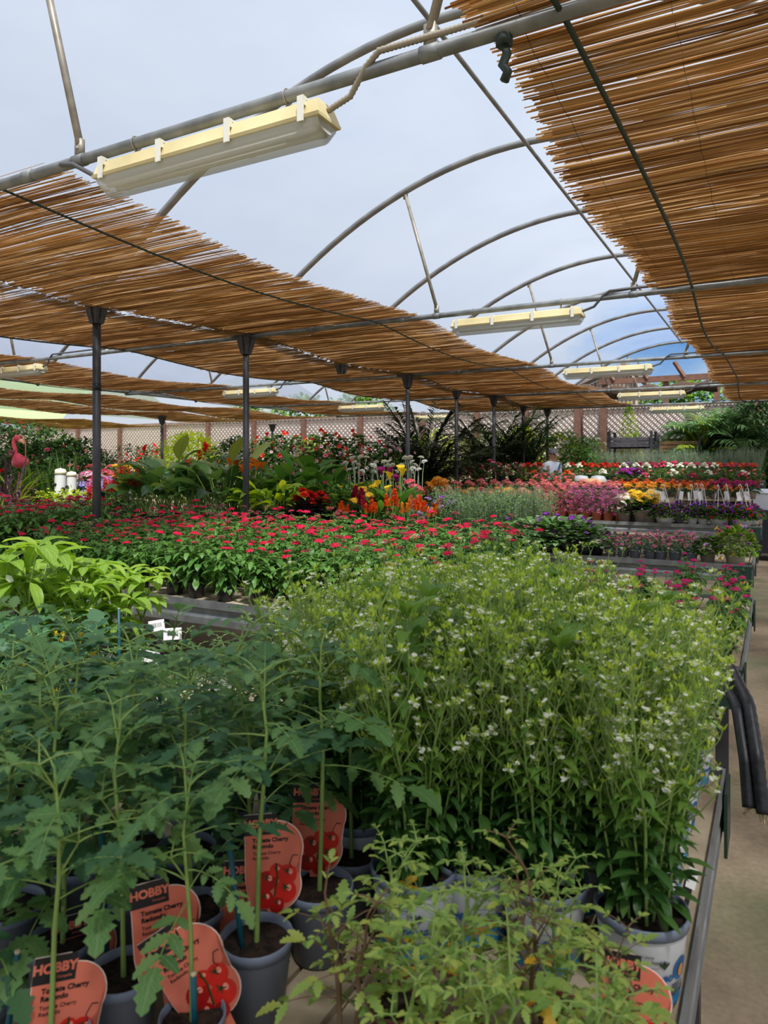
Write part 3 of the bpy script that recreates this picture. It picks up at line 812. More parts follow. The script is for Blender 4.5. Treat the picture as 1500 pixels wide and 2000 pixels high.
def stevia_stem(h, lean, az, tall=False):
    """(stem, leaves, flower spray) meshes of one stalk"""
    p = stem_curve(h, lean, az, 6, .012)
    ms, ml, mf = MB(), MB(), MB()
    tube(ms, p, [.0028, .0026, .0024, .0021, .0018, .0012], 5, cap=False)
    n = 15; a = U(0, 6)
    top = 1.0 if tall else .62
    for i in range(n):
        t = .09 + (top - .09) * i / n; a += 1.57 + U(-.3, .3); c = along(p, t)
        s = (1.0 if t < .3 else .75) if not tall else (.9 if t < .5 else 1.55)
        for k in (0, pi):
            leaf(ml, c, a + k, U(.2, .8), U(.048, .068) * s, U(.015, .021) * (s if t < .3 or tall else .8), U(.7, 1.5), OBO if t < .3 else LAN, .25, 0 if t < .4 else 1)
    if tall:
        for k in range(9):
            leaf(ml, p[-1], k * 2.4, U(.7, 1.2), U(.05, .09), .018, U(.5, 1.2), LAN, .3, 1)
    else:
        for i in range(19):
            t = .36 + .64 * i / 19; c = along(p, t); a += 2.4; e = U(.75, 1.25); L = U(.05, .10) * (1.15 - .5 * max(0, t - .45) * 2)
            q = c + Vector((cos(a) * cos(e), sin(a) * cos(e), sin(e))) * L
            tube(ms, [c, c.lerp(q, .5) + Vector((cos(a), sin(a), 0)) * .004, q], [.0014, .0012, .0009], 3, cap=False)
            if R.random() < .55: leaf(ml, c, a, .3, U(.025, .045), U(.006, .010), 1.0, LAN, .2, 1)
            for s in range(R.choice((2, 3))):
                b = U(0, 6); q2 = q + Vector((cos(b) * .008, sin(b) * .008, U(.002, .022)))
                tube(ms, [q, q2], [.0008, .0007], 3, cap=False)
                if R.random() < (.55 if t < .75 else .34):
                    for w in range(R.choice((2, 3, 4))):
                        pp = q2 + Vector((U(-.006, .006), U(-.006, .006), U(.002, .007)))
                        floret(mf, pp, (U(-.5, .5), U(-.5, .5), 1), U(.0038, .0054), 5, .1, 0, 1.0)
                for w in range(5):
                    bb = U(0, 6); pp = q2 + Vector((cos(bb) * .0035, sin(bb) * .0035, 0))
                    leaf(mf, pp, bb, 1.15, U(.008, .013), .0036, .2, SIMPLE4, .3, 1)
    return ms.mesh('stem', 'stem_green'), ml.mesh('leaves', ['l_stevia_low', 'l_stevia']), mf.mesh('blossom', ['p_white', 'l_bud']) if mf.f else None
SV = [stevia_stem(U(.40, .50), U(.08, .3), 0) for _ in range(6)]
SVT = [stevia_stem(U(.44, .52), U(.05, .15), 0, True) for _ in range(2)]
def print_on(mb, body, size, r0, z0, ang, m, slope=.24, **k):
    """lettering wrapped round a tapering pot, reading upright from outside at angle ang"""
    def fn(x, y, z):
        zz = z0 + y; r = r0 + (zz) * slope * r0 * 2 + .0012 + z
        a = ang + x / r0
        return (r * cos(a), r * sin(a), zz)
    add_text(mb, body, size, fn, m, **k)
def stevia_print():
    r, h = .078, .148; mb = MB()
    def rr(z): return r * (.76 + (.955 - .76) * z / (h * .86)) + .0012
    def patch(a0, a1, z0, z1, m, n=6, off=0.0):
        rows = [[mb.add(((rr(z) + off) * cos(a0 + (a1 - a0) * i / n), (rr(z) + off) * sin(a0 + (a1 - a0) * i / n), z)) for i in range(n + 1)] for z in (z0, z1)]
        for i in range(n): mb.face((rows[0][i], rows[0][i + 1], rows[1][i + 1], rows[1][i]), m)
    def word(body, size, z0, ang, m, **k):
        add_text(mb, body, size, lambda x, y, z: ((rr(z0 + y) + .0006 + z) * cos(ang + x / r * 1.1), (rr(z0 + y) + .0006 + z) * sin(ang + x / r * 1.1), z0 + y), m, **k)
    for k in range(2):
        A = -pi / 2 + k * pi
        word('Mediterráneo', .021, .066, A + .15, 0, shear=.3, bold=.0006)
        patch(A, A + pi, .012, .03, 1, 14); patch(A + .1, A + .7, .03, .044, 1)
        patch(A - .45, A + .3, .036, .05, 2, 8); patch(A + .35, A + .6, .046, .056, 5)
        # round badge
        B = A + 1.25; c = []
        for i in range(18):
            a = 2 * pi * i / 18; z = .075 + .02 * sin(a); c.append(mb.add(((rr(z)) * cos(B + .26 * cos(a)), rr(z) * sin(B + .26 * cos(a)), z)))
        mb.face(c, 0); 
        c = []
        for i in range(14):
            a = 2 * pi * i / 14; z = .072 + .011 * sin(a); q = rr(z) + .0006; c.append(mb.add((q * cos(B + .10 * cos(a)), q * sin(B + .10 * cos(a)), z)))
        mb.face(c, 2)
        for i in range(7): patch(B - .26, B + .2 - .05 * (i % 3), .022 + i * .0045, .024 + i * .0045, 3, 4)
        # leaf sprigs
        for D in (A + .72, A - .85):
            z = .088
            for s in (-1, 0, 1):
                q = rr(z) + .0005
                ids = [mb.add((q * cos(D + aa), q * sin(D + aa), zz)) for aa, zz in ((0, z - .006), (.05 + s * .07, z + .002), (s * .13, z + .01 - abs(s) * .004), (-.05 + s * .07, z + .002))]
                mb.face(ids, 4)
        word('hierbas', .009, .095, A + .9 - .3, 3); patch(A - .3, A + .6, .084, .0848, 3, 10)
        word('aromatic plants', .006, .104, A + .2, 3)
    return mb.mesh('label_print', ['print_blue', 'print_cyan', 'print_orange', 'print_dark', 'print_green', 'p_yellow'], False)
SPRINT = stevia_print()
def make_stevia(v):
    t = thing('stevia_plant', 'x', 'potted plant')
    p = add_pot(t, .078, .148, 'pot_white', 'rim_blue', 28)
    ob('label_print', SPRINT, p, rot=(0, 0, v * .9))
    n = 15
    for i in range(n):
        a = i * 2.4; rr_ = .042 * math.sqrt((i + .5) / n)
        if v in (1, 2, 4) and i in (0, 1): s = SVT[i % 2]
        else: s = R.choice(SV)
        q = ob('stem', s[0], t, (rr_ * cos(a), rr_ * sin(a), .125), (0, 0, a + U(-.5, .5)), sc=U(.88, 1.1))
        ob('leaves', s[1], q)
        if s[2]: ob('blossom', s[2], q)
    return Proto(t)
STEV = [make_stevia(i) for i in range(5)]

def compound(mb, ms, base, az, el, L, droop, m=0, wide=.5, size=.36, pairs=3, jag=JAG):
    n = 6; pts = []; p = Vector(base)
    for i in range(n + 1):
        t = i / n; e = el - droop * t
        if i: p = p + Vector((cos(az) * cos(e), sin(az) * cos(e), sin(e))) * (L / n)
        pts.append(p.copy())
    tube(ms, pts, [.0016 - .0009 * i / n for i in range(n + 1)], 4, cap=False)
    for k in range(pairs):
        t = .38 + .5 * k / max(1, pairs - 1) if pairs > 1 else .6
        c = along(pts, min(.95, t)); e = el - droop * t
        for s in (-1, 1):
            l = L * size * U(.8, 1.15) * (1.0 if k else .75)
            leaf(mb, c, az + s * U(.8, 1.15), e + U(-.1, .25), l, l * wide * U(.9, 1.15), U(.2, .75), jag, .18, m, s * U(-.15, .35))
    e = el - droop
    l = L * size * 1.35
    leaf(mb, pts[-1], az, e + .2, l, l * wide * 1.15, U(.4, .9), jag, .18, m)
def tomato(h, nl, L, mats, size=.36, wide=.52, stem='stem_green', fruit=False, yell=0, pairs=3, el=(.25, .8), jag=JAG, t0=.16):
    ms, ml = MB(), MB(); fr = []
    p = stem_curve(h, U(.02, .12), U(0, 6), 6, .012)
    tube(ms, p, [.0045, .004, .0037, .0033, .0026, .0016], 6, cap=False)
    a = U(0, 6)
    for i in range(nl):
        t = t0 + (1 - t0) * i / (nl - 1); a += 2.4 + U(-.35, .35); s = 1.0 if t < .8 else .72
        compound(ml, ms, along(p, min(.99, t)), a, U(*el) + (.35 if t > .85 else 0), L * s * U(.8, 1.15), U(.45, 1.1), (2 if (yell and R.random() < yell) else (1 if R.random() < .35 else 0)) if len(mats) > 1 else 0, wide, size, pairs, jag)
        if R.random() < .3:    # side shoot
            c = along(p, t); b = a + .4; q = c + Vector((cos(b) * .03, sin(b) * .03, .05))
            tube(ms, [c, q], [.002, .0012], 4, cap=False)
            for k in range(3): compound(ml, ms, q, b + k * 2, .7, L * .45, .7, 0, wide, size, 2, jag)
    return ms.mesh('stem', stem), ml.mesh('foliage', mats), p
def make_cherry(v):
    t = thing('tomato_plant', 'x', 'potted plant')
    add_pot(t, .056, .118, 'pot_grey', 'rim_blue', 24)
    a, b, p = tomato(U(.36, .44), (20 if v < 4 else 21) if v < 6 else 12, .14, ['l_tomato', 'l_tomato_dark'], .32, .60, t0=(.2 if v < 4 else .14) if v < 6 else .52)
    ob('stem', a, t, (0, 0, .10)); ob('foliage', b, t, (0, 0, .10))
    return Proto(t)
CHER = [make_cherry(i) for i in range(7)]
def make_small(v):
    t = thing('tomato_plant', 'x', 'potted plant')
    add_pot(t, .05, .1, 'pot_black', None, 20)
    a, b, p = tomato(U(.24, .30), 11, .125, ['l_tomato', 'l_tomato_dark'], .36, .5)
    ob('stem', a, t, (0, 0, .085)); ob('foliage', b, t, (0, 0, .085))
    return Proto(t)
SMAL = [make_small(i) for i in range(4)]
def make_seedling(v):
    t = thing('tomato_seedling', 'x', 'potted plant')
    add_pot(t, .04, .078, 'pot_brown', None, 18)
    for k in range(2):
        a, b, p = tomato(U(.18, .26), 10, .078, ['l_seedling', 'l_seedling', 'l_yellow'], .36, .5, 'stem_brown' if v % 2 else 'stem_green', yell=.022, pairs=2, el=(.3, 1.0))
        ob('stem', a, t, (.012 * (k * 2 - 1), 0, .068)); ob('foliage', b, t, (.012 * (k * 2 - 1), 0, .068))
    return Proto(t)
SEED = [make_seedling(i) for i in range(5)]
def make_beef(v):
    t = thing('tomato_plant', 'x', 'potted plant')
    add_pot(t, .07, .13, 'pot_black', None, 20)
    a, b, p = tomato(U(.24, .30), 10, .19, ['l_tomato_dark', 'l_tomato_dark'], .42, .62, jag=[0, .5, .75, .95, 1, .85, .6, .3, 0])
    ob('stem', a, t, (0, 0, .11)); ob('foliage', b, t, (0, 0, .11))
    for k in range(4):
        c = along(p, .6 + .12 * k) + Vector((0, 0, .11)); az = U(0, 6); r = U(.010, .019)
        mb = MB(); q = c + Vector((cos(az) * .05, sin(az) * .05, .01)); tube(mb, [c, c.lerp(q, .6) + Vector((0, 0, .012)), q], .0012, 4, cap=False)
        ball(mb, q - Vector((0, 0, r)), r, 1, 10, 7, .92)
        ob('green_tomato', mb.mesh('green_tomato', ['stem_green', 'l_mid']), t)
    for k in range(4):
        c = along(p, .7 + .08 * k) + Vector((0, 0, .11)); az = U(0, 6); q = c + Vector((cos(az) * .06, sin(az) * .06, .03))
        mb = MB(); tube(mb, [c, q], .001, 4, cap=False)
        for w in range(3): floret(mb, q + Vector((U(-.012, .012), U(-.012, .012), U(-.01, .01))), (U(-1, 1), U(-1, 1), .2), .011, 5, -.3, 1, .5)
        ob('yellow_blossom', mb.mesh('yellow_blossom', ['stem_green', 'p_yellow']), t)
    return Proto(t)
BEEF = [make_beef(i) for i in range(3)]
def make_pepper(v):
    t = thing('pepper_plant', 'x', 'potted plant')
    add_pot(t, .06, .115, 'pot_black', None, 20)
    ms, ml = MB(), MB(); h = U(.30, .36)
    p = stem_curve(h * .55, .05, U(0, 6), 4, .005); tube(ms, p, [.004, .0036, .0032, .003], 6, cap=False)
    mats = ['l_pepper', 'l_pepper_dark']
    for k in range(10):
        c = along(p, U(.2, .9)); leaf(ml, c, U(0, 6.28), U(.0, .5), U(.07, .11), U(.035, .05), U(.8, 1.4), OV, .25, 1)
    for k in range(6):
        a = k * 1.05 + U(-.3, .3); q0 = p[-1]; q1 = q0 + Vector((cos(a) * .035, sin(a) * .035, h * .25)); q2 = q1 + Vector((cos(a + .5) * .03, sin(a + .5) * .03, h * U(.15, .3)))
        tube(ms, [q0, q1, q2], [.0028, .0022, .0014], 5, cap=False)
        for c, n in ((q1, 4), (q2, 6)):
            for w in range(n): leaf(ml, c, U(0, 6.28), U(-.1, .7), U(.06, .10), U(.028, .046), U(.7, 1.4), OV, .28, 0)
    ob('stem', ms.mesh('stem', 'stem_green'), t, (0, 0, .1)); ob('foliage', ml.mesh('foliage', mats), t, (0, 0, .1))
    for k in range(2):
        mb = MB(); a = U(0, 6); floret(mb, (cos(a) * .06, sin(a) * .06, h * U(.7, .95) + .1), (cos(a), sin(a), -.4), .012, 5, .2, 0, .9)
        ob('white_blossom', mb.mesh('white_blossom', 'p_white'), t)
    return Proto(t)
PEPP = [make_pepper(i) for i in range(4)]

# ================================================================ flower heads
def head_star(r, n, fr, petals, mats, bud=0, budm=None, h=.35, cup=.1, stemL=.0, w=.7):
    mb = MB(); 
    for d in fib(n, .05):
        q = Vector((d.x * r, d.y * r, d.z * r * h)) + Vector((U(-1, 1), U(-1, 1), U(-.5, .8))) * r * .08
        nn = Vector((d.x * .6, d.y * .6, .6 + d.z * .5))
        if budm is not None and R.random() < bud:
            tube(mb, [q - nn * fr * .9, q + nn * fr * .6], [fr * .12, fr * .26], 4, budm)
        else: floret(mb, q, nn, fr * U(.8, 1.15), petals, cup, R.randrange(len(mats)) if budm is None else 0, w)
    return mb
def stemmed(mb, L, mats, m, r=.0022, rc=.02):
    return mb
HEADS = {}
def heads(key, fn, k=2):
    if key not in HEADS: HEADS[key] = [fn() for _ in range(k)]
    return HEADS[key]
def pentas_head(cols, bud):
    mb = head_star(.036, 34, .0105, 5, cols, bud, 1, .5, .15)
    for d in fib(10, .2): tube(mb, [(0, 0, -.03), (d.x * .026, d.y * .026, .008)], .0009, 3, 2, cap=False)
    tube(mb, [(0, 0, -.09), (0, 0, -.03)], .0022, 4, 2, cap=False)
    return mb.mesh('flower_cluster', [cols[0], cols[1], 'stem_dark'])
PH = {'crimson': [pentas_head(('p_crimson', 'p_wine'), .12) for _ in range(3)], 'fading': [pentas_head(('p_crimson', 'p_budpink'), .55) for _ in range(2)], 'bud': [pentas_head(('p_wine', 'p_budpink'), .8) for _ in range(2)], 'pink': [pentas_head(('p_magenta', 'p_rosepink'), .1) for _ in range(2)]}
def make_pentas(v, kinds=('crimson', 'crimson', 'fading', 'bud'), nh=6):
    t = thing('pentas_plant', 'x', 'potted plant')
    add_pot(t, .075, .125, 'pot_black', None, 20)
    ml, ms = MB(), MB(); tops = []
    for k in range(9):
        a = k * 2.4 + U(-.3, .3); lean = U(.15, .55) if k else .05
        h = U(.30, .38) - lean * .14; p = [q + Vector((cos(a) * .02, sin(a) * .02, .11)) for q in stem_curve(h, lean, a, 5, .008)]
        tube(ms, p, [.003, .0028, .0026, .0022, .0018], 4, cap=False); b = U(0, 6)
        for i in range(6):
            tt = .08 + .9 * i / 6; b += 1.57; c = along(p, tt)
            for s in (0, pi): leaf(ml, c, b + s + U(-.3, .3), U(-.1, .6), U(.105, .15) * (1 if tt < .8 else .75), U(.044, .062) * (1 if tt < .8 else .75), U(.7, 1.7), OV, .22, 0)
        for i in range(4): leaf(ml, p[-1], i * 1.57 + b, U(.2, .7), U(.05, .08), U(.018, .026), U(.5, 1.0), OV, .2, 0)
        tops.append(p[-1])
    ob('stems' if False else 'stem_clump', ms.mesh('stem_clump', 'stem_dark'), t); ob('foliage', ml.mesh('foliage', 'l_pentas'), t)
    for k in range(nh):
        c = tops[k] - Vector((0, 0, U(-.005, .04)))
        ob('flower_cluster', R.choice(PH[kinds[(k + v) % len(kinds)]]), t, c + Vector((0, 0, .06)), (U(-.25, .25), U(-.25, .25), U(0, 6)), sc=U(.6, .98))
    return Proto(t)
PENT = [make_pentas(i, nh=n) for i, n in enumerate((5, 4, 5, 3, 4))]
PPNK = [make_pentas(i, ('pink', 'pink', 'pink'), 5) for i in range(2)]

def dome_foliage(rad_, h, n, L, W, mats, prof=SIMPLE4, fold=.2, low=.05, droop=.6, z0=0.0, jit=.25, stems=None):
    mb = MB()
    for i in range(n):
        d = dome_dir(low); q = Vector((d.x * rad_, d.y * rad_, z0 + d.z * h)) * U(.72, 1.0) if z0 == 0 else Vector((d.x * rad_ * U(.6, 1), d.y * rad_ * U(.6, 1), z0 + d.z * h * U(.6, 1)))
        leaf(mb, q, math.atan2(d.y, d.x) + U(-.7, .7), math.asin(max(-1, min(1, d.z))) * .8 + U(-jit, jit), L * U(.7, 1.2), W * U(.8, 1.2), droop * U(.6, 1.3), prof, fold, R.randrange(len(mats)))
    return mb.mesh('foliage', mats)
ROUND = [.3, .85, 1, .85, 0]
def bushy(name, pot, fol, hd=None, nh=0, place='dome', rad_=.1, h=.15, hsc=(.8, 1.2), label='x', cat='potted plant', zh=0.0, hname='flower_head', low=.25, stem=None, seed=0):
    """pot (r, h, mat) + foliage mesh + nh flower heads on a dome"""
    t = thing(name, label, cat)
    if pot: add_pot(t, pot[0], pot[1], pot[2], None, 16); z0 = pot[1] * .9
    else: z0 = 0
    ob('foliage', fol, t, (0, 0, z0))
    for d in fib(nh, low) if nh else []:
        q = Vector((d.x * rad_ * U(.85, 1.1), d.y * rad_ * U(.85, 1.1), z0 + zh + d.z * h * U(.9, 1.1)))
        ob(hname, R.choice(hd), t, q, (-d.y * .7, d.x * .7, U(0, 6)), sc=U(*hsc))
    return Proto(t)
def umbel(cols, r=.034, n=22, fr=.015, petals=5, h=.8, name='flower_head', stem=.05):
    mb = head_star(r, n, fr, petals, cols, h=h, cup=.15)
    if stem: tube(mb, [(0, 0, -stem), (0, 0, .0)], .002, 4, len(cols), cap=False)
    return mb.mesh(name, list(cols) + ['stem_green'])
def kal_head(cols): return umbel(cols, .036, 42, .0085, 4, .55)
def trumpet(cols, r=.03, eye=None, n=5, name='flower'):
    mb = MB(); k = n * 4; rings = []
    for rr_, z in ((.12, -1.1), (.2, -.4), (.55, 0), (1, .12)):
        rings.append([mb.add((r * rr_ * (1 + (.10 * cos(n * 2 * pi * j / k) if rr_ == 1 else 0)) * cos(2 * pi * j / k), r * rr_ * (1 + (.10 * cos(n * 2 * pi * j / k) if rr_ == 1 else 0)) * sin(2 * pi * j / k), r * z)) for j in range(k)])
    for i, (a, b) in enumerate(zip(rings, rings[1:])):
        for j in range(k): mb.face((a[j], a[(j + 1) % k], b[(j + 1) % k], b[j]), (1 if (i < 2 and eye) else 0))
    return mb.mesh(name, [cols, eye or cols])
def rosette(cols, r=.03, n=26, name='flower'):
    mb = MB()
    for i in range(n):
        t = i / n; a = i * 2.4; e = 1.35 - 1.3 * t
        leaf(mb, (cos(a) * r * .1 * t, sin(a) * r * .1 * t, 0), a, e, r * (.55 + .5 * t), r * .6, .4, [.3, .9, 1, .6, .2], -.3, R.randrange(len(cols)))
    return mb.mesh(name, list(cols))
# ================================================================ first bench: tomatoes, peppers, stevia, seedlings
def lab(*w): return ' '.join(w)
# stevia block in rows that widen towards the back
rows = [(1.215, 5), (1.36, 6), (1.505, 7), (1.65, 7), (1.79, 7), (1.93, 8), (2.06, 8)]
for j, (y, n) in enumerate(rows):
    for i in range(n):
        x = -.2 - .142 * i - (.012 if j else 0) + U(-.012, .012); yy = y + U(-.012, .012)
        if j == 0 and i == 3: x, yy = -.56, 1.125
        if j == 0 and i == 4: x, yy = -.745, 1.245
        STEV[(i * 2 + j * 3) % 5].place((x, yy, ZT), U(0, 6.28) if j else (U(-.25, .25) + math.atan2(-x, yy) + R.choice((0, -.35)) - ((i * 2 + j * 3) % 5) * .9), (U(.88, .99) * (.95 if j > 3 else 1) * (.86 if (i < 2 and j > 2) else 1) * (.9 if i > 4 else 1) * (.9 if i > 5 else 1)) if j else U(.92, .98),
                    f"white-flowered stevia in printed pale pot, {ORD[i]} from the walkway in the {ORD[j]} row of stevia", 'white-flowered stevia on the first bench')
# cherry tomatoes
k = 0
for j in range(9):
    y = .60 + .138 * j
    i0 = 0 if y < 1.22 else (1 if y < 1.35 else 3)
    for i in range(i0, 9):
        x = -.70 - .138 * i + U(-.012, .012)
        if depth(x, y) < .74 or (750 + F * (x * CT + y * ST) / depth(x, y)) < -140: continue
        if y > 1.0 and x < -1.28: continue
        if y < .62 and x > -.72: continue
        if depth(x, y) > 1.42 and x < -1.15: continue
        dd = depth(x, y)
        (CHER if y < 1.3 else SMAL)[6 if (i == 0 and y < 1.3) or (i == 1 and y < 1.0) else (i + j) % 4 if dd > 1.12 else 4 + (i + j) % 2].place((x, y + U(-.012, .012), ZT), U(0, 6.28), (U(.92, 1.06) if dd > 1.0 else (U(.8, .92) if dd > .85 else U(.66, .76))) * (1 if dd < 1.4 else .8) * (1 if y < 1.3 else 1.1),
                    f"young cherry tomato in grey pot, {ORD[i]} from the plank gap in {ORD[j]} row", 'cherry tomatoes on the first bench')
for j, y in enumerate((1.42, 1.56, 1.70, 1.82)):
    for i in range(5):
        x = -1.32 - .13 * i + U(-.015, .015)
        if j > 2 and i > 2: continue
        SMAL[(i + j) % 4].place((x, y, ZT), U(0, 6.28), U(.62, .8), f"low leafy tomato in black pot, {ORD[i]} from the stevia in {ORD[j]} row behind", 'low tomatoes behind the cherry tomatoes')
for j, y in enumerate((1.06, 1.24, 1.40)):
    for i in range(4):
        x = -1.42 - .2 * i - j * .12 + U(-.02, .02)
        if j == 2 and i == 0: x -= .42
        BEEF[(i + j) % 3].place((x, y, ZT), U(0, 6.28), U(.8, .95), f"broad-leaved tomato with green fruit and yellow blossom, {ORD[i]} in its {ORD[j]} row", 'fruiting tomatoes on the first bench')
for j, y in enumerate((1.58, 1.70, 1.81)):
    for i in range(6):
        x = -2.0 - .155 * i + U(-.02, .02)
        PEPP[(i + j) % 4].place((x, y, ZT), U(0, 6.28), U(.85, 1.05), f"lime green pepper plant in black pot, {ORD[i]} in its {ORD[j]} row", 'pepper plants on the first bench')
X, Y = at_d(55, 2.35); PEPP[1].place((X, Y, ZT), .6, 1.35, 'tallest pepper plant with big drooping lime leaves above its neighbours', 'pepper plants on the first bench')
# yellowing seedlings at the near corner
for j, y in enumerate((.80, .91, 1.02)):
    for i in range(4):
        x = -.17 - .105 * i + U(-.012, .012)
        if (i == 3 and j == 2) or (j == 2 and i in (0, 2)): continue
        SEED[(i * 2 + j) % 5].place((x, y + U(-.01, .01), ZT), U(0, 6.28), U(.8, .98), f"yellowing tomato seedling in brown pot, {ORD[i]} from the walkway in {ORD[j]} row", 'yellowing tomato seedlings at the bench corner')

# stakes
for k, (u, d, v0) in enumerate(((447, 1.08, 1640), (197, 1.12, 1600), (515, 1.2, 1560), (34, .95, 1862), (400, 1.42, 1530), (138, 1.6, 1330), (378, .95, 1905), (307, 1.9, 1320), (178, 2.1, 1190), (232, 2.2, 1190), (640, 1.75, 1380))):
    X, Y = at_d(u, d); zt = EYE - (v0 - 905) / F * d
    t = thing('plant_stake', f"thin teal plant stake, {('in front of the coral label with dark header', 'left of the upright coral label', 'beside the lower coral tomato label', 'beside the lowest coral label', 'among the tall tomato leaves', 'among the broad-leaved tomatoes', 'in the lowest grey pot', 'behind the low tomatoes', 'beside the tallest pepper', 'among the peppers', 'against the stevia')[k]}", 'plant stake', (X, Y, 0), 0, 'teal plant stakes')
    lean = (U(-.03, .03), U(-.03, .03))
    mb = MB(); tube(mb, [(-lean[0], -lean[1], ZT + .03), (0, 0, zt)], .0042, 8); ob('cane', mb.mesh('cane', 'stake_teal'), t)
    mb = MB(); tube(mb, [(0, 0, zt), (0, 0, zt + .004)], .0038, 8); ob('cut_tip', mb.mesh('cut_tip', 'stake_wood'), t)

# plant labels with a tomato picture
def label_card():
    t = thing('plant_label', 'x', 'plant label')
    def arc(cx, cz, r, a0, a1, n=10): return [(cx + r * cos(rad(a0 + (a1 - a0) * i / n)), cz + r * sin(rad(a0 + (a1 - a0) * i / n))) for i in range(n + 1)]
    out = [(-.040, .002)] + arc(.004, .036, .040, -75, 42) + arc(.004, .094, .044, -48, 95, 12) + [(-.002, .150), (-.046, .150), (-.046, .05)]
    mb = MB(); extrude_poly(mb, out, 0, .0012); ob('card', mb.mesh('card', 'card_coral', False), t)
    sm = MB(); 
    big = [(x * 1.03 + .0004, (z - .075) * 1.018 + .075) for x, z in out]; extrude_poly(sm, big, .0013, .0018); ob('card_border', sm.mesh('card_border', 'card_edge', False), t)
    mb = MB(); extrude_poly(mb, [(-.047, .118), (.006, .118), (.006, .151), (-.047, .151)], -.0006, 0); h = ob('header', mb.mesh('header', 'card_black', False), t)
    mb = MB(); add_text(mb, 'HOBBY', .0165, lambda x, y, z: (x - .0205, -.0009 - z, y + .136), 0, bold=.0007); add_text(mb, 'Compañía', .0045, lambda x, y, z: (x - .008, -.0009 - z, y + .1245), 0)
    ob('lettering', mb.mesh('lettering', 'card_coral', False), h)
    mb = MB()
    for s, z, sz, bd in (('Tomate Cherry', .109, .0092, .0003), ('Redondo', .0995, .0092, .0003), ('Tomate Cherry', .0885, .0072, 0), ('Redondo', .081, .0072, 0)):
        add_text(mb, s, sz, lambda x, y, q, z=z: (x - .034, -.0006 - q, y + z), 0, bold=bd, align='LEFT')
    for a, b in (((.026, .070), (.032, .082)), ((.032, .082), (.040, .081)), ((.026, .070), (.03, .058))): tube(mb, [(a[0], -.0006, a[1]), (b[0], -.0006, b[1])], .0007, 4)
    ob('lettering', mb.mesh('lettering', 'card_black', False), t)
    mb = MB()
    for q, (x, z, r) in enumerate(((.022, .052, .016), (-.012, .044, .0165), (.018, .026, .0185), (-.016, .016, .015), (.004, .06, .011), (.004, .006, .012))):
        c = [mb.add((x + r * cos(2 * pi * i / 18), -.0008 - q * .0002, z + r * sin(2 * pi * i / 18))) for i in range(18)]; mb.face(c, q % 2 if q != 2 else 0)
        c = [mb.add((x + r * .22 * cos(2 * pi * i / 8) + r * .35, -.0022, z + r * .3 * sin(2 * pi * i / 8) + r * .3)) for i in range(8)]; mb.face(c, 2)
        for w in range(5):
            a = 2 * pi * w / 5 + q
            i = [mb.add(p) for p in ((x - r * .12, -.0025, z + r * .35), (x + r * .55 * cos(a), -.0025, z + r * .4 + r * .5 * sin(a)), (x + r * .12, -.0025, z + r * .45))]; mb.face(i, 3)
    tube(mb, [(.004, -.0026, .072), (.006, -.0026, .05), (.0, -.0026, .02)], .0013, 4, 3)
    ob('tomato_picture', mb.mesh('tomato_picture', ['tomato_red', 'tomato_deep', 'print_shine', 'calyx'], False), t)
    mb = MB(); extrude_poly(mb, [(-.008, -.06), (.008, -.06), (.012, .004), (-.012, .004)], 0, .0012); ob('spike', mb.mesh('spike', 'card_coral', False), t)
    return Proto(t)
CARD = label_card()
for u, v0, d, roll, lb in ((618, 1537, 1.27, .05, 'upright coral tomato label with black header, in the grey pot nearest the stevia'), (536, 1596, 1.17, -.02, 'coral tomato label partly behind leaves in the second grey pot'), (333, 1722, 1.03, -.06, 'coral tomato label behind the lower teal stakes with a yellow leaf across it'),
                         (432, 1775, 1.0, -.5, 'tilted coral tomato label leaning over beside the tallest teal stake'), (112, 1880, .93, .14, 'lowest coral tomato label with legible black print at the picture corner'), (1232, 1876, .985, .06, 'coral tomato label among the yellowing seedlings'), (478, 1690, 1.17, .1, 'shaded coral tomato label behind the teal stakes'), (165, 1790, 1.12, 0, 'half-hidden coral tomato label deep among tomato stems')):
    X, Y = at_d(u, d); zt = EYE - (v0 - 905) / F * d
    ph = math.atan2(-X, Y)
    o = CARD.place((X, Y, zt - .15), ph + U(-.15, .15), 1.0, lb, 'coral tomato labels'); o.rotation_euler = (-.08, roll, ph + U(-.12, .12))
def white_tag(u, v, d, w, h, roll, lb, bars=True):
    X, Y = at_d(u, d); z = EYE - (v - 905) / F * d
    t = thing('barcode_tag', lb, 'price tag', (X, Y, z), 0); t.rotation_euler = (-.35, roll, math.atan2(-X, Y) + U(-.2, .2))
    mb = MB(); box(mb, (-w / 2, 0, -h / 2), (w / 2, .001, h / 2)); ob('card', mb.mesh('card', 'card_white', False), t)
    if bars:
        mb = MB(); x = -w * .3
        while x < w * .3:
            b = U(.0006, .0022); box(mb, (x, -.0004, -h * .18), (x + b, 0, h * .25)); x += b + U(.0008, .002)
        ob('barcode', mb.mesh('barcode', 'card_black', False), t)
    mb = MB(); box(mb, (-.004, .0022, -.10), (.004, .0032, -h * .3)); ob('stick', mb.mesh('stick', 'pot_black', False), t)
    mb = MB(); box(mb, (-w * .72, .0012, -h * .7), (-w * .1, .002, h * .1)); ob('backing', mb.mesh('backing', 'card_black', False), t)
white_tag(337, 1238, 2.3, .058, .038, .05, 'white barcode tag on black backing, just below the pentas bench rim'); white_tag(306, 1222, 2.36, .05, .036, -.1, 'smaller white barcode tag behind the larger one')
white_tag(290, 1282, 2.15, .06, .034, .3, 'tilted white barcode tag lower among the low tomatoes'); white_tag(436, 1343, 1.9, .036, .036, .7, 'small blank white tag turned on its corner among tomato leaves', False)
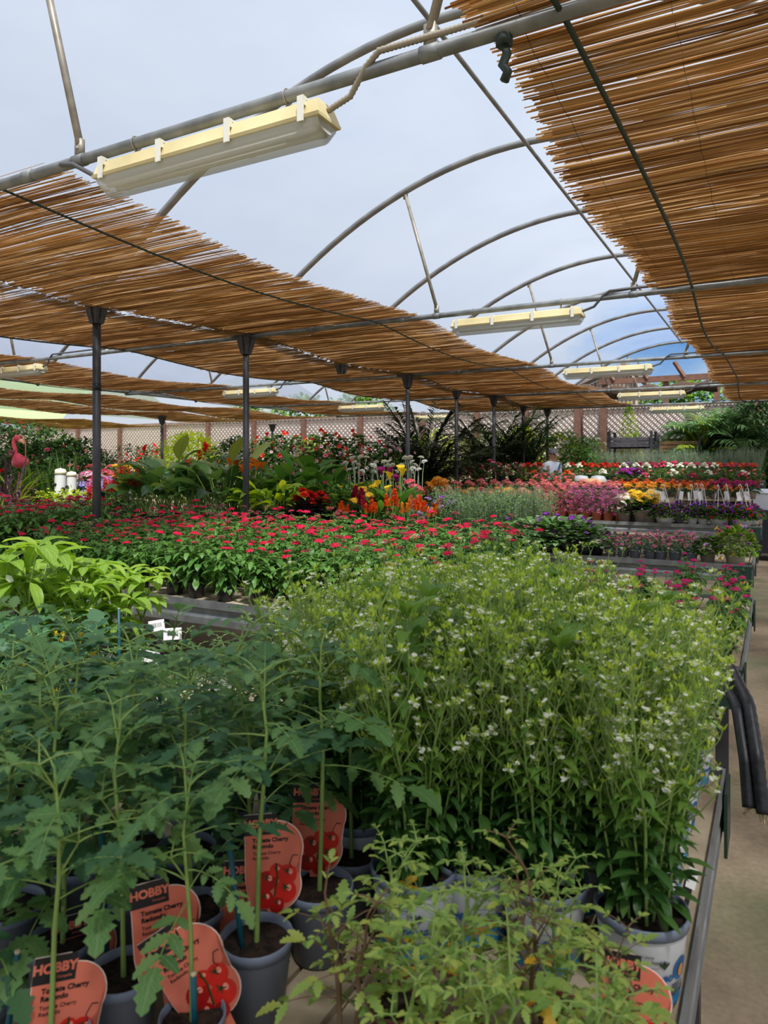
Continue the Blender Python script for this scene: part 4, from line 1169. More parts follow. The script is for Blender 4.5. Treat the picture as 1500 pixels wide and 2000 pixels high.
white_tag(1352, 1716, 1.27, .016, .034, .2, 'narrow white tag at the walkway edge of the stevia pots', False); white_tag(1105, 1712, 1.22, .03, .03, .1, 'little white tag tucked in the stevia pot', False)
# crumbs of soil on the planks
mb = MB()
for k in range(420):
    u, v = R.gauss(690, 60), R.gauss(1800, 55); d = F * .85 / (v - 905); X, Y = at_d(u, d)
    ball(mb, (X, Y, ZT + .001), U(.001, .0038), 0, 4, 3)
o = ob('spilled_soil', mb.mesh('spilled_soil', 'crumbs'), None); o['kind'] = 'stuff'; o['label'] = 'dark soil crumbs spilled on the bare bench planks'; o['category'] = 'soil'
for k, (u, v) in enumerate(((775, 1905), (880, 1862), (905, 1900))):
    d = F * .84 / (v - 905); X, Y = at_d(u, d); mb = MB(); leaf(mb, (0, 0, .003), 1.2 + k, .25, .045, .022, .5, JAG, .3)
    tag(ob('fallen_leaf', mb.mesh('fallen_leaf', 'l_yellow'), None, (X, Y, ZT)), ['yellow fallen leaf lying on the bare planks', 'yellow leaf fallen beside the seedling stems', 'curled yellow leaf at the foot of the seedlings'][k], 'leaf', 'fallen yellow leaves')
# black hose ends at the bench corner
for k, (pts, r, lb) in enumerate((([(-.16, 2.6, .80), (-.10, 2.36, .77), (-.075, 2.25, .66), (-.065, 2.2, .55)], .017, 'smooth dark hose hanging at the bench corner with a cut end'), ([(-.13, 2.62, .82), (-.07, 2.36, .79), (-.045, 2.24, .68), (-.03, 2.19, .545)], .019, 'ribbed black hose hanging beside the smooth one at the bench corner'))):
    P = [Vector(p) for p in pts]; Q = []
    for i in range(37):
        f = i / 36 * 3; s = min(int(f), 2); Q.append(P[s].lerp(P[s + 1], f - s))
    Q = [Q[0]] + [(Q[i - 1] + Q[i] * 2 + Q[i + 1]) / 4 for i in range(1, 36)] + [Q[-1]]
    mb = MB(); tube(mb, Q, [r * (1 if (k == 0 or i % 2) else .9) for i in range(37)], 10)
    t = thing('hose_end', lb, 'hose'); ob('hose', mb.mesh('hose', 'black_rubber'), t)
    mb = MB()
    for w in range(5): tube(mb, [Q[-1] + Vector((U(-.012, .012), U(-.012, .012), .004)), Q[-1] + Vector((U(-.015, .015), U(-.015, .015), -.02))], .002, 4)
    ob('frayed_fibre', mb.mesh('frayed_fibre', 'stake_wood'), t)
# second bench: pentas
n = 0
for j in range(7):
    y = B2[0] + .13 + .235 * j
    for i in range(15):
        x = -1.55 - .235 * i + U(-.03, .03)
        if x < -5.0: continue
        PENT[(i * 3 + j * 2) % 5].place((x, y + U(-.03, .03), ZT), U(0, 6.28), U(.92, 1.06) * (.80 + .026 * j), f"crimson pentas in black pot, {ORD[i]} from the stevia side in {ORD[j]} row from the rim", 'crimson pentas on the second bench')
    for i in range(5):
        x = -5.62 - .235 * i
        if depth(x, y) and 750 + F * (x * CT + y * ST) / depth(x, y) < -60: continue
        PENT[(i * 3 + j * 2 + 1) % 5].place((x, y, ZT), U(0, 6.28), U(.95, 1.12), f"crimson pentas past the post gap, {ORD[i]} plant in {ORD[j]} row from the rim", 'crimson pentas beyond the post gap')
for k, (x, y) in enumerate(((-.2, 3.38), (-.2, 3.62), (-.22, 3.9), (-.4, 3.42), (-.42, 3.68), (-.2, 4.2), (-.62, 3.45), (-.44, 4.0), (-.24, 4.5), (-.84, 3.45), (-.66, 3.75), (-.88, 3.72), (-.66, 4.05), (-.46, 4.3), (-.88, 4.0), (-1.1, 3.5), (-1.12, 3.8), (-.68, 4.4), (-.9, 4.3), (-.46, 4.65))):
    PPNK[k % 2].place((x, y, ZT), U(0, 6), U(.52, .6), f"magenta pentas by the walkway end of the second bench, {ORD[k]} from its front corner", 'magenta pentas at the bench end')
# ================================================================ flowers farther back
def put(proto, u, Y, zb, vt, hb, label, group=None, smin=.35, smax=2.2, rot=None, wide=None):
    X = x_at(u, Y); s = max(smin, min(smax, (z_at(vt, X, Y) - zb) / proto.height()))
    return proto.place((X, Y, zb), U(0, 6.28) if rot is None else rot, s if wide is None else (wide, wide, s), label, group)
def fan_plant(name, pot, n, L, W, mats, prof, el=(.9, 1.4), droop=(.3, 1.0), stalk=.0, cat='potted plant', spread=.04, fold=.3, potr=.09):
    t = thing(name, 'x', cat); z0 = 0
    if pot: add_pot(t, potr, .15, pot, None, 18); z0 = .13
    mb = MB()
    for i in range(n):
        a = i * 2.4 + U(-.4, .4); q = Vector((cos(a) * spread * U(.2, 1), sin(a) * spread * U(.2, 1), z0)); e = U(*el)
        if stalk:
            st = stalk * U(.5, 1.1); q2 = q + Vector((cos(a) * cos(e), sin(a) * cos(e), sin(e))) * st
            tube(mb, [q, q2], [.006, .004], 4, len(mats), cap=False); leaf(mb, q2, a, e - .25, L * U(.75, 1.2), W * U(.8, 1.2), U(*droop), prof, fold, R.randrange(len(mats)), U(-.4, .4))
        else: leaf(mb, q, a, e, L * U(.6, 1.15), W * U(.8, 1.2), U(*droop), prof, fold, R.randrange(len(mats)), U(-.3, .3))
    ob('foliage', mb.mesh('foliage', list(mats) + ['stem_green']), t)
    return t
LONGOV = [0, .45, .75, .95, 1, .9, .65, .3, 0]
# canna clumps with huge leaves
CAN = []
for v in range(3):
    t = fan_plant('canna_plant', 'pot_black', 24, .30, .15, ['l_canna'], LONGOV, (.8, 1.5), (.4, 1.4), .5, spread=.07)
    for k in range(2):
        mb = MB(); a = U(0, 6); L = U(.85, 1.0); q = Vector((cos(a) * .12, sin(a) * .12, L)); tube(mb, [(0, 0, .15), q], [.006, .004], 5, 1, cap=False)
        for w in range(6): leaf(mb, q + Vector((0, 0, U(-.08, .02))), U(0, 6), U(.2, 1.2), .085, .05, U(.3, 1.2), OV, .2, 0)
        if v < 2: ob('red_bloom', mb.mesh('red_bloom', ['p_red', 'stem_green']), t)
    CAN.append(Proto(t))
for k, (u, Y, v) in enumerate(((262, 6.75, 885), (300, 6.8, 868), (338, 6.95, 872), (372, 6.8, 880), (405, 7.0, 868), (438, 6.8, 876), (318, 7.5, 866), (385, 7.6, 862), (455, 7.4, 880), (282, 7.3, 880))):
    put(CAN[k % 3], u, Y, ZT, v, 1.0, f"broad-leaved canna in the dark clump left of the second post, {ORD[k]} from its left", 'canna clump', .7, 1.5)
HOS = [Proto(fan_plant('leafy_calla', 'pot_black', 20, .22, .12, ['l_calla'], LONGOV, (.7, 1.45), (.5, 1.4), .34)) for _ in range(2)]
for k, (u, Y, v) in enumerate(((580, 7.3, 888), (612, 7.5, 893), (560, 7.0, 915), (640, 7.2, 912), (525, 7.2, 905))):
    put(HOS[k % 2], u, Y, ZT, v, .68, f"broad smooth-leaved green calla, {ORD[k]} in the bright clump right of the second post", 'leafy callas')
# callas with flowers
def calla(col, n, lf='l_calla', name='calla_lily'):
    t = fan_plant(name, 'pot_black', 16, .26, .09, [lf], LONGOV, (1.0, 1.45), (.2, .8), .18)
    mb = MB(); k = 14; pr = ((.004, 0), (.012, .03), (.03, .075), (.05, .092))
    rings = [[mb.add((r * cos(2 * pi * j / k) + (.02 if i == 3 and j in (0, 1, 13) else 0), r * sin(2 * pi * j / k), z + (.03 * cos(2 * pi * j / k) if i >= 2 else 0))) for j in range(k)] for i, (r, z) in enumerate(pr)]
    for a, b in zip(rings, rings[1:]):
        for j in range(k): mb.face((a[j], a[(j + 1) % k], b[(j + 1) % k], b[j]))
    tube(mb, [(0, 0, .01), (.002, 0, .065)], .006, 6, 1); me = mb.mesh('spathe', [col, 'p_yellow'])
    for i in range(n):
        a = i * 2.4; h = U(.5, .62); p = Vector((cos(a) * .08, sin(a) * .08, h)); s = MB(); tube(s, [(0, 0, .14), p], [.006, .005], 5, cap=False)
        q = ob('flower_stalk', s.mesh('flower_stalk', 'stem_green'), t); ob('spathe', me, q, p, (0, .2, U(0, 6)), sc=.8)
    return Proto(t)
CO, CY, CM = calla('p_orange', 4), calla('p_yellow', 3), calla('p_plum', 3)
for k, (u, Y, v) in enumerate(((462, 6.9, 890), (485, 6.75, 900), (500, 7.0, 892))): put(CO, u, Y, ZT, v, .70, f"orange calla lily by the second post, {ORD[k]} of three", 'orange callas')
put(CY, 778, 7.0, ZT, 905, .70, 'yellow calla lily with strap leaves before the third post'); put(CM, 762, 7.1, ZT, 908, .70, 'magenta calla lily beside the yellow one'); put(CY, 742, 6.9, ZT, 935, .7, 'shorter calla with yellow spathes beside the orange plumes')
# lime leafy
LM = Proto(fan_plant('lime_hosta', 'pot_black', 26, .13, .05, ['l_lime', 'l_pepper'], LONGOV, (.5, 1.4), (.5, 1.3), .14))
for k, (u, Y, v) in enumerate(((530, 6.68, 940), (556, 6.75, 945), (505, 6.7, 950))): put(LM, u, Y, ZT, v, .42, f"pale lime leafy hosta before the callas, {ORD[k]} of three", 'lime hostas')
# iris / strap leaved
IR = [Proto(fan_plant('iris_plant', 'pot_black', 26, .62, .022, ['l_strap'], STRAP, (1.2, 1.52), (.05, .4), 0, spread=.07)) for _ in range(2)]
for k, (u, Y, v) in enumerate(((72, 6.8, 905), (88, 6.85, 895), (104, 6.8, 912), (132, 6.9, 888), (55, 6.9, 915), (150, 6.85, 925))): put(IR[k % 2], u, Y, ZT, v, .74, f"iris with upright green sword leaves, {ORD[k]} in the clump by the flamingo", 'iris clump')
PU = Proto(fan_plant('purple_cordyline', 'pot_black', 44, .40, .016, ['l_purple', 'l_moss', 'l_purple'], STRAP, (.5, 1.4), (.6, 1.8), 0, spread=.05))
for k, (u, Y, v) in enumerate(((12, 6.5, 920), (32, 6.45, 925), (-4, 6.6, 915), (48, 6.9, 918))): put(PU, u, Y, ZT, v, .50, f"purple-grey cordyline with thin arching leaves, {ORD[k]} below the flamingo", 'purple cordylines')
# snapdragons
def spike_plant(name, col, n, h0, fol, r=.026, L=.16, pot='pot_black', cone=False, part='flower_spike', lf=(.05, .012)):
    t = thing(name, 'x', 'potted plant'); add_pot(t, .07, .13, pot, None, 16)
    mb = MB()
    for i in range(90):
        a = U(0, 6.28); q = Vector((cos(a) * U(0, .08), sin(a) * U(0, .08), .12 + U(0, h0 * .75))); leaf(mb, q, a + U(-.5, .5), U(-.1, .8), lf[0], lf[1], .6, SIMPLE4, .2)
    ob('foliage', mb.mesh('foliage', fol), t)
    sm = []
    for _ in range(2):
        m2 = MB(); tube(m2, [(0, 0, -h0 * .8), (0, 0, L * .8)], .003, 4, len(col), cap=False)
        if cone:
            for i in range(110):
                z = U(0, 1); a = U(0, 6.28); rr_ = r * (1 - z * .9); q = (cos(a) * rr_ * .6, sin(a) * rr_ * .6, z * L * .85)
                leaf(m2, q, a, U(.8, 1.4), L * .2, r * .35, U(-.3, .3), SIMPLE4, .1, R.randrange(len(col)))
        else:
            for i in range(34):
                z = i / 34; a = i * 2.4; rr_ = r * (1 - .55 * z); q = Vector((cos(a) * rr_ * .6, sin(a) * rr_ * .6, z * L))
                for w in range(3): leaf(m2, q, a + (w - 1) * .7, .3, rr_ * 1.0, rr_ * 1.0, .9, [.3, 1, .7], -.2, R.randrange(len(col)))
        sm.append(m2.mesh(part, list(col) + ['stem_green']))
    for i in range(n):
        a = i * 2.4; rr_ = .07 * math.sqrt(i / max(1, n)); ob(part, R.choice(sm), t, (cos(a) * rr_, sin(a) * rr_, .13 + h0 * U(.8, 1.1)), (U(-.12, .12), U(-.12, .12), U(0, 6)), sc=U(.8, 1.1))
    return Proto(t)
SN = [spike_plant('snapdragon', ('p_scarlet', 'p_red'), 4, .28, 'l_mid', .030, .17) for _ in range(2)]
for k, (u, Y, v) in enumerate(((188, 6.9, 925), (212, 6.65, 932), (236, 6.75, 903), (262, 6.6, 915), (176, 6.6, 940), (222, 7.0, 922))): put(SN[k % 2], u, Y, ZT, v, .58, f"scarlet snapdragon spikes at the foot of the nearest post, {ORD[k]} of six", 'scarlet snapdragons')
CE = {'o': spike_plant('celosia', ('p_scarlet', 'p_orange'), 3, .26, 'l_mid', .06, .17, cone=True, part='plume', lf=(.07, .03)), 'g': spike_plant('celosia', ('p_gold', 'p_orange'), 3, .24, 'l_mid', .03, .13, cone=True, part='plume', lf=(.07, .03)), 'c': spike_plant('celosia', ('p_crimson', 'p_wine'), 3, .26, 'l_mid', .035, .14, cone=True, part='plume', lf=(.07, .03)), 'p': spike_plant('celosia', ('p_salmon', 'p_coral'), 3, .26, 'l_mid', .04, .14, cone=True, part='plume', lf=(.07, .03))}
for k, (u, Y, v, c) in enumerate(((669, 6.6, 978, 'o'), (725, 6.58, 976, 'o'), (768, 6.62, 955, 'o'), (795, 6.6, 975, 'g'), (808, 6.75, 966, 'p'), (822, 6.62, 968, 'o'), (846, 6.6, 985, 'g'), (856, 6.8, 975, 'o'), (703, 6.8, 952, 'c'), (716, 6.62, 968, 'c'), (690, 6.9, 948, 'c'))):
    nm = {'o': 'flame orange', 'g': 'golden', 'c': 'crimson', 'p': 'salmon'}[c]
    put(CE[c], u, Y, ZT, v, .57, f"{nm} plumed celosia behind the pentas, {ORD[k]} of the plume plants", 'plumed celosias', .6, 1.5)
# hydrangeas
def hyd(cols, k=5):
    hm = [head_star(.075, 60, .017, 4, cols, h=.8, cup=.05, w=1.0).mesh('flower_head', cols) for _ in range(2)]
    return bushy('hydrangea', (.09, .15, 'pot_black'), dome_foliage(.15, .2, 60, .10, .065, ['l_mid'], OV, z0=.0), hm, k, rad_=.13, h=.2, hsc=(.9, 1.1), zh=.03, low=.35)
HB, HPk = hyd(('p_blue', 'p_lilac')), hyd(('p_pink', 'p_palepink'))
for k, (u, Y, v, p, c) in enumerate(((158, 7.0, 940, HB, 'blue'), (172, 7.3, 920, HPk, 'pink'), (180, 7.0, 938, HB, 'blue'), (152, 7.4, 925, HPk, 'pink'), (224, 7.3, 930, HB, 'blue'))): put(p, u, Y, ZT, v, .40, f"{c} hydrangea with round heads near the nearest post, {ORD[k]} in its group", 'hydrangeas')
# begonia, rose bush
BG = bushy('begonia', (.08, .13, 'pot_black'), dome_foliage(.14, .14, 60, .09, .08, ['l_blackish'], ROUND), [rosette(('p_red', 'p_scarlet'), .04, 30) for _ in range(2)], 7, rad_=.08, h=.19, hsc=(.9, 1.3), zh=.05, low=.5)
put(BG, 596, 6.7, ZT, 952, .36, 'red begonia with ruffled double blooms over blackish leaves'); put(BG, 622, 6.85, ZT, 958, .36, 'smaller red begonia with dark leaves beside the ruffled one')
RB = [bushy('rose_bush', (.08, .14, 'pot_black'), dome_foliage(.17, .30, 240, .045, .028, ['l_mid', 'l_mid', 'l_stevia'], OV), [rosette(c, .022, 14) for _ in range(2)], 7, rad_=.16, h=.31, low=.2) for c in (('p_magenta',), ('p_yellow',))]
for k, (u, Y, v, p) in enumerate(((648, 7.0, 940, 0), (672, 6.9, 948, 1), (640, 7.6, 930, 0), (700, 7.2, 945, 1), (728, 7.4, 940, 1))): put(RB[p], u, Y, ZT, v, .46, f"small green rose bush with tight buds behind the begonias, {ORD[k]} of five", 'miniature rose bushes')
# white ball flowers on tall pale stems
def allium(col, n=5):
    t = thing('carnation', 'x', 'potted plant'); add_pot(t, .07, .13, 'pot_black', None, 16)
    mb = MB()
    for i in range(40): a = U(0, 6.28); leaf(mb, (cos(a) * .02, sin(a) * .02, .12), a, U(.7, 1.4), U(.12, .22), .008, .7, SIMPLE4, .2)
    ob('foliage', mb.mesh('foliage', 'l_sage'), t); rm = [rosette((col, 'p_white'), .034, 30, 'bloom') for _ in range(2)]
    for i in range(n):
        a = i * 2.4; p = Vector((cos(a) * U(.03, .09), sin(a) * U(.03, .09), U(.56, .72))); s = MB(); tube(s, [(cos(a) * .02, sin(a) * .02, .12), p.lerp(Vector((0, 0, .3)), .3), p], [.004, .0035, .003], 5, cap=False)
        q = ob('flower_stalk', s.mesh('flower_stalk', 'stem_pale'), t); ob('bloom', R.choice(rm), q, p, (U(-.5, .5), U(-.5, .5), 0))
    return Proto(t)
AL = [allium('p_cream'), allium('p_white', 4)]
for k, (u, Y, v) in enumerate(((700, 8.0, 890), (722, 7.9, 905), (745, 8.0, 898), (690, 7.8, 900), (806, 7.9, 890), (818, 7.7, 898), (770, 8.0, 905))): put(AL[k % 2], u, Y, ZT, v, .73, f"cream ball-headed carnation on tall pale stalks near the third post, {ORD[k]} of seven", 'cream carnations')
# iris-like strap plant with yellow flower is the calla; silver edging
SIL = bushy('dusty_miller', (.07, .12, 'pot_black'), dome_foliage(.11, .13, 120, .05, .016, ['l_sage', 'p_lilac'], SIMPLE4))
for k, u in enumerate((695, 712, 738)): put(SIL, u, 7.6, ZT, 940, .25, f"silvery dusty miller below the cream carnations, {ORD[k]} of three", 'dusty millers')
ZIN = [bushy('zinnia', (.07, .12, 'pot_black'), dome_foliage(.12, .2, 70, .06, .025, ['l_mid']), [umbel(c, .03, 26, .014, 3, .5) for _ in range(2)], 6, rad_=.11, h=.24, low=.4, zh=.02) for c in (('p_yellow', 'p_gold'), ('p_rosepink', 'p_coral'), ('p_purple', 'p_lilac'))]
for k, (u, Y, v, c) in enumerate(((236, 8.0, 875, 0), (255, 8.1, 880, 0), (226, 8.1, 888, 1), (186, 8.0, 885, 1), (720, 6.9, 945, 0), (770, 6.7, 985, 1), (842, 6.9, 970, 2), (872, 6.9, 968, 2), (830, 6.7, 990, 2), (800, 7.4, 935, 1), (560, 8.0, 925, 1), (660, 8.0, 920, 2))):
    put(ZIN[c], u, Y, ZT, v, .40, f"{('yellow', 'rose pink', 'purple', 'red')[c]} zinnia-like bedding plant, {ORD[k]} in the mixed display", 'mixed bedding plants')
# sage herbs
def upright(name, mats, n, h, L, W, pot='pot_grey', rad_=.08, stem='stem_grey'):
    t = thing(name, 'x', 'potted plant'); add_pot(t, .07, .12, pot, None, 16); mb, ms = MB(), MB()
    for i in range(n):
        a = i * 2.4; p = [q + Vector((cos(a) * .03, sin(a) * .03, .1)) for q in stem_curve(h * U(.8, 1.05), U(.05, .28), a, 4, .01)]; tube(ms, p, [.003, .0026, .002, .0012], 4, cap=False)
        b = U(0, 6)
        for k in range(16):
            b += 1.9; leaf(mb, along(p, .12 + .86 * k / 16), b, U(.2, .9), L * U(.7, 1.2) * (1 - .3 * k / 16), W, U(.2, .8), SIMPLE4, .25, R.randrange(len(mats)))
    ob('stem_clump', ms.mesh('stem_clump', stem), t); ob('foliage', mb.mesh('foliage', mats), t)
    return Proto(t)
SG = [upright('sage_plant', ['l_sage', 'l_sage', 'l_stevia'], 13, .46, .055, .016) for _ in range(3)]
k = 0
for Y, us in ((6.7, range(868, 1010, 26)), (6.95, range(855, 1040, 27)), (7.2, range(862, 1070, 28)), (7.5, range(870, 1080, 29)), (7.8, range(885, 1080, 30))):
    for i, u in enumerate(us): put(SG[(k) % 3], u + U(-5, 5), Y, ZT, U(938, 955) + (6.95 - Y) * -6 + (8 if Y < 6.8 else 0), .56, f"grey-green upright sage behind the stevia, {ORD[i]} from the pentas in {ORD[int((Y - 6.6) / .25)]} row", 'sage plants'); k += 1
CB = [bushy('cranesbill', (.08, .12, 'pot_black'), dome_foliage(.17, .24, 130, .07, .06, ['l_mid', 'l_sage'], ROUND), [umbel(('p_purple',), .02, 6, .02, 5, .3) for _ in range(2)], n, rad_=.15, h=.28, low=.3) for n in (4, 2)]
for k, (u, Y, v) in enumerate(((1000, 6.6, 1010), (1040, 6.62, 1008), (1075, 6.6, 1000), (1108, 6.65, 1005), (1140, 6.62, 1015), (1165, 6.7, 1022), (1090, 6.9, 1002), (1130, 6.95, 1008), (1055, 6.95, 1000), (1010, 6.9, 1012))): put(CB[k % 2], u, Y, ZT, v, .42, f"dark-leaved cranesbill with violet flowers, {ORD[k]} of those between sage and pink dianthus", 'cranesbills')
DI = [bushy('dianthus', (.065, .10, 'pot_grey'), dome_foliage(.11, .13, 110, .045, .016, ['l_mid', 'l_sage', 'l_dark'], SIMPLE4), [umbel(('p_pink', 'p_dustypink'), .016, 7, .014, 5, .4) for _ in range(2)], 6, rad_=.1, h=.16, low=.3) for _ in range(2)]
k = 0
for Y in (6.63, 6.82, 7.02, 7.22):
    for i in range(7):
        u = 1190 + 26 * i + U(-4, 4)
        if u > 1362: continue
        put(DI[k % 2], u, Y, ZT, 1048 - (Y - 6.63) * 20 + U(-3, 3), .26, f"low pink-flowered dianthus in grey pot, {ORD[i]} along {ORD[int((Y - 6.5) / .2)]} row beside the petunia tubs", 'pink dianthus'); k += 1
def petunia(cols, pot, n=10, name='petunia', fol=('l_stevia', 'l_mid'), r=.17, h=.17, trail=0):
    fl = [trumpet(c[0], .026, c[1]) for c in cols]
    return bushy(name, pot, dome_foliage(r, h, int(24000 * r * r), .055, .03, list(fol), OV, low=-.1 if trail else .04), fl, n, rad_=r * 1.04, h=h * 1.25, hsc=(.85, 1.25), hname='flower', low=-.02 if trail else .1)
P1 = petunia((('p_lilac', 'p_mauve'), ('p_lilac', 'p_plum')), (.095, .15, 'pot_taupe'), 22, trail=1)
P2 = petunia((('p_plum', 'p_purple'), ('p_magenta', 'p_plum'), ('p_lilac', 'p_purple'), ('p_plum', 'p_yellow')), (.105, .15, 'pot_beige'), 24, fol=('l_pepper', 'l_stevia'), r=.2, h=.24, trail=1)
put(P1, 1382, 6.66, ZT, 1042, .36, 'lilac-flowered trailing petunia in taupe tub at the bench end'); 
o = put(P2, 1436, 6.68, ZT, 1016, .42, 'large mixed petunia with plum and yellow flowers in cream tub at bench corner')
YL = trumpet('p_yellow', .03, 'p_gold')
for q in ((.02, -.17, .36), (.2, -.02, .12), (.16, -.14, .07)): ob('flower', YL, o, q, (.9, .2, 0))

# fourth bench, front row
DP = [bushy('nemesia', (.085, .15, 'pot_terracotta'), dome_foliage(.17, .38, 220, .045, .016, ['l_mid', 'l_dark'], SIMPLE4), [umbel(c, .036, 16, .011, 4, 1.0, stem=0) for _ in range(2)], 36, rad_=.16, h=.38, hsc=(.8, 1.2), low=-.1) for c in (('p_dustypink', 'p_mauve'), ('p_coral', 'p_dustypink'))]
for j, Y in enumerate((10.72, 11.0)):
    for i in range(8):
        u = 1050 + 23 * i + j * 8
        if u > 1215: continue
        put(DP[1 if i < 3 else 0], u, Y, ZT, 946 + U(-4, 4), .58, f"mauve-pink flowering nemesia in terracotta pot, {ORD[i]} in the {'front' if j == 0 else 'back'} row of the pink block", 'pink nemesias')
KC = {'yellow': ('p_yellow', 'p_gold'), 'orange': ('p_orange', 'p_gold'), 'white': ('p_white', 'p_cream'), 'coral': ('p_coral', 'p_salmon'), 'apricot': ('p_coralorange', 'p_orange'), 'red-orange': ('p_scarlet', 'p_orange'), 'magenta': ('p_plum', 'p_magenta'), 'amber': ('p_gold', 'p_orange')}
KP = {c: bushy('kalanchoe', (.068, .115, 'pot_taupe'), dome_foliage(.11, .10, 46, .07, .05, ['l_mid', 'l_dark'], ROUND), [kal_head(v) for _ in range(2)], 9, rad_=.085, h=.15, hsc=(.85, 1.15), zh=.02, low=.35) for c, v in KC.items()}
for k, (u, Y, v, c) in enumerate(((1219, 10.7, 962, 'white'), (1237, 10.95, 956, 'yellow'), (1252, 10.7, 958, 'yellow'), (1268, 10.72, 956, 'yellow'), (1272, 11.0, 955, 'white'), (1285, 10.9, 958, 'white'))):
    put(KP[c], u, Y, ZT, v, .33, f"{c} kalanchoe in taupe pot beside the hanging baskets, {ORD[k]} from the pink nemesias", 'kalanchoes', .8, 1.8)
k = 0
def krow(Y, zb, us, cols, v, nm):
    global k
    for i, u in enumerate(us):
        c = cols(u) if callable(cols) else cols
        put(KP[c], u + U(-2, 2), Y, zb, v + U(-2, 2), .30, f"{c} kalanchoe on the {nm}, {ORD[i % 26]} from the far posts", 'kalanchoes', .7, 1.6); k += 1
cA = lambda u: 'coral' if u < 1205 else ('amber' if u < 1235 else ('orange' if u < 1352 else ('apricot' if u < 1440 else 'red-orange')))
cB = lambda u: ('orange' if u < 885 else 'coral') if u < 1215 else ('orange' if u < 1310 else ('red-orange' if u < 1385 else 'magenta'))
krow(11.3, .98, range(872, 1470, 25), cA, 947, 'step behind the baskets front row')
krow(11.62, .98, range(868, 1476, 24), cB, 940, 'step behind the baskets middle row')
krow(11.95, .98, range(864, 1480, 25), lambda u: 'coral' if u < 1190 else ('red-orange' if u < 1400 else 'magenta'), 936, 'step behind the baskets back row')
krow(10.75, ZT, (872, 895, 920, 945, 970, 995, 1020), lambda u: ('amber', 'coral', 'red-orange')[int(u / 25) % 3], 950, 'bench rim before the step')
for i, (u, c) in enumerate(((858, 'orange'), (848, 'amber'), (838, 'coral'))): put(KP[c], u, 10.9, ZT, (930, 942, 945)[i], .33, f"{c} kalanchoe at the post end of the fourth bench, {ORD[i]} of three", 'kalanchoes', .8, 2.2)
# hanging baskets
def basket(r, cols, n):
    t = petunia(cols, (r, .10, 'pot_white'), n, 'hanging_basket', ('l_stevia', 'l_mid'), r * 1.5, .15, 0).root
    mb = MB()
    for i in range(3):
        a = i * 2.094 + .5; tube(mb, [(r * cos(a), r * sin(a), .1), (.012 * cos(a), .012 * sin(a), .47)], .0035, 4, cap=False)
    tube(mb, [(0, 0, .46), (0, 0, .5), (.014, 0, .525), (.03, 0, .51), (.026, 0, .49)], .005, 5)
    h = ob('hanger', mb.mesh('hanger', 'white_plastic'), t)
    mb = MB(); box(mb, (-.028, -.0008, -.055), (.028, .0008, .055)); ob('swing_tag', mb.mesh('swing_tag', 'card_white', False), h, (.03, -.03, .37), (0, .15, .6))
    return Proto(t)
vi = (('p_purple', 'p_violet'), ('p_plum', 'p_purple'), ('p_purple', None))
BK = [basket(.125, vi, 46), basket(.07, vi, 28), basket(.13, (('p_purple', 'p_violet'), ('p_red', 'p_plum'), ('p_purple', None)), 46)]
for k, (u, Y, v, p) in enumerate(((1298, 10.68, 945, 0), (1326, 10.95, 944, 1), (1352, 10.7, 946, 1), (1373, 10.72, 944, 1), (1362, 11.0, 943, 1), (1404, 10.72, 946, 2), (1420, 11.0, 944, 1), (1448, 10.72, 945, 2), (1460, 11.02, 944, 0))):
    put(BK[p], u, Y, ZT, v, .52, f"violet petunia in white hanging basket with wire hanger and tag, {ORD[k]} along the bench rim", 'hanging baskets', .8, 1.35)
# fourth bench beyond the posts: dipladenias on trellis
def dipl(cols, n, h=1.0, w=.24):
    t = thing('dipladenia', 'x', 'potted plant'); add_pot(t, .11, .2, 'pot_black', None, 16); mb, ms = MB(), MB()
    for k in range(3): tube(ms, [(cos(k * 2.1) * .08, sin(k * 2.1) * .08, .18), (0, 0, h + .1)], .005, 4, cap=False)
    for i in range(520):
        d = dome_dir(-.9); z = .2 + (d.z * .5 + .5) * h; rr_ = w * (.75 + .25 * sin(z * 7)) * U(.5, 1); leaf(mb, (d.x * rr_, d.y * rr_, z), U(0, 6.28), U(-.2, .7), .10, .05, .7, OV, .2)
    ob('stem_clump', ms.mesh('stem_clump', 'stem_brown'), t); ob('foliage', mb.mesh('foliage', ['l_mid']), t)
    fl = [trumpet(c, .034, e) for c, e in cols]
    for i in range(n):
        a = i * 2.4; z = .28 + h * (i + .5) / n; rr_ = w * U(.8, 1.1); ob('flower', R.choice(fl), t, (rr_ * cos(a), rr_ * sin(a), z), (pi / 2 * U(.6, .95), 0, a + pi / 2), sc=U(.8, 1.2))
    return Proto(t)
DR, DW, DK = dipl((('p_red', 'p_scarlet'), ('p_scarlet', None)), 22), dipl((('p_palepink', 'p_pink'), ('p_white', 'p_pink')), 20), dipl((('p_pink', 'p_rosepink'), ('p_palepink', 'p_pink')), 30, 1.4, .26)
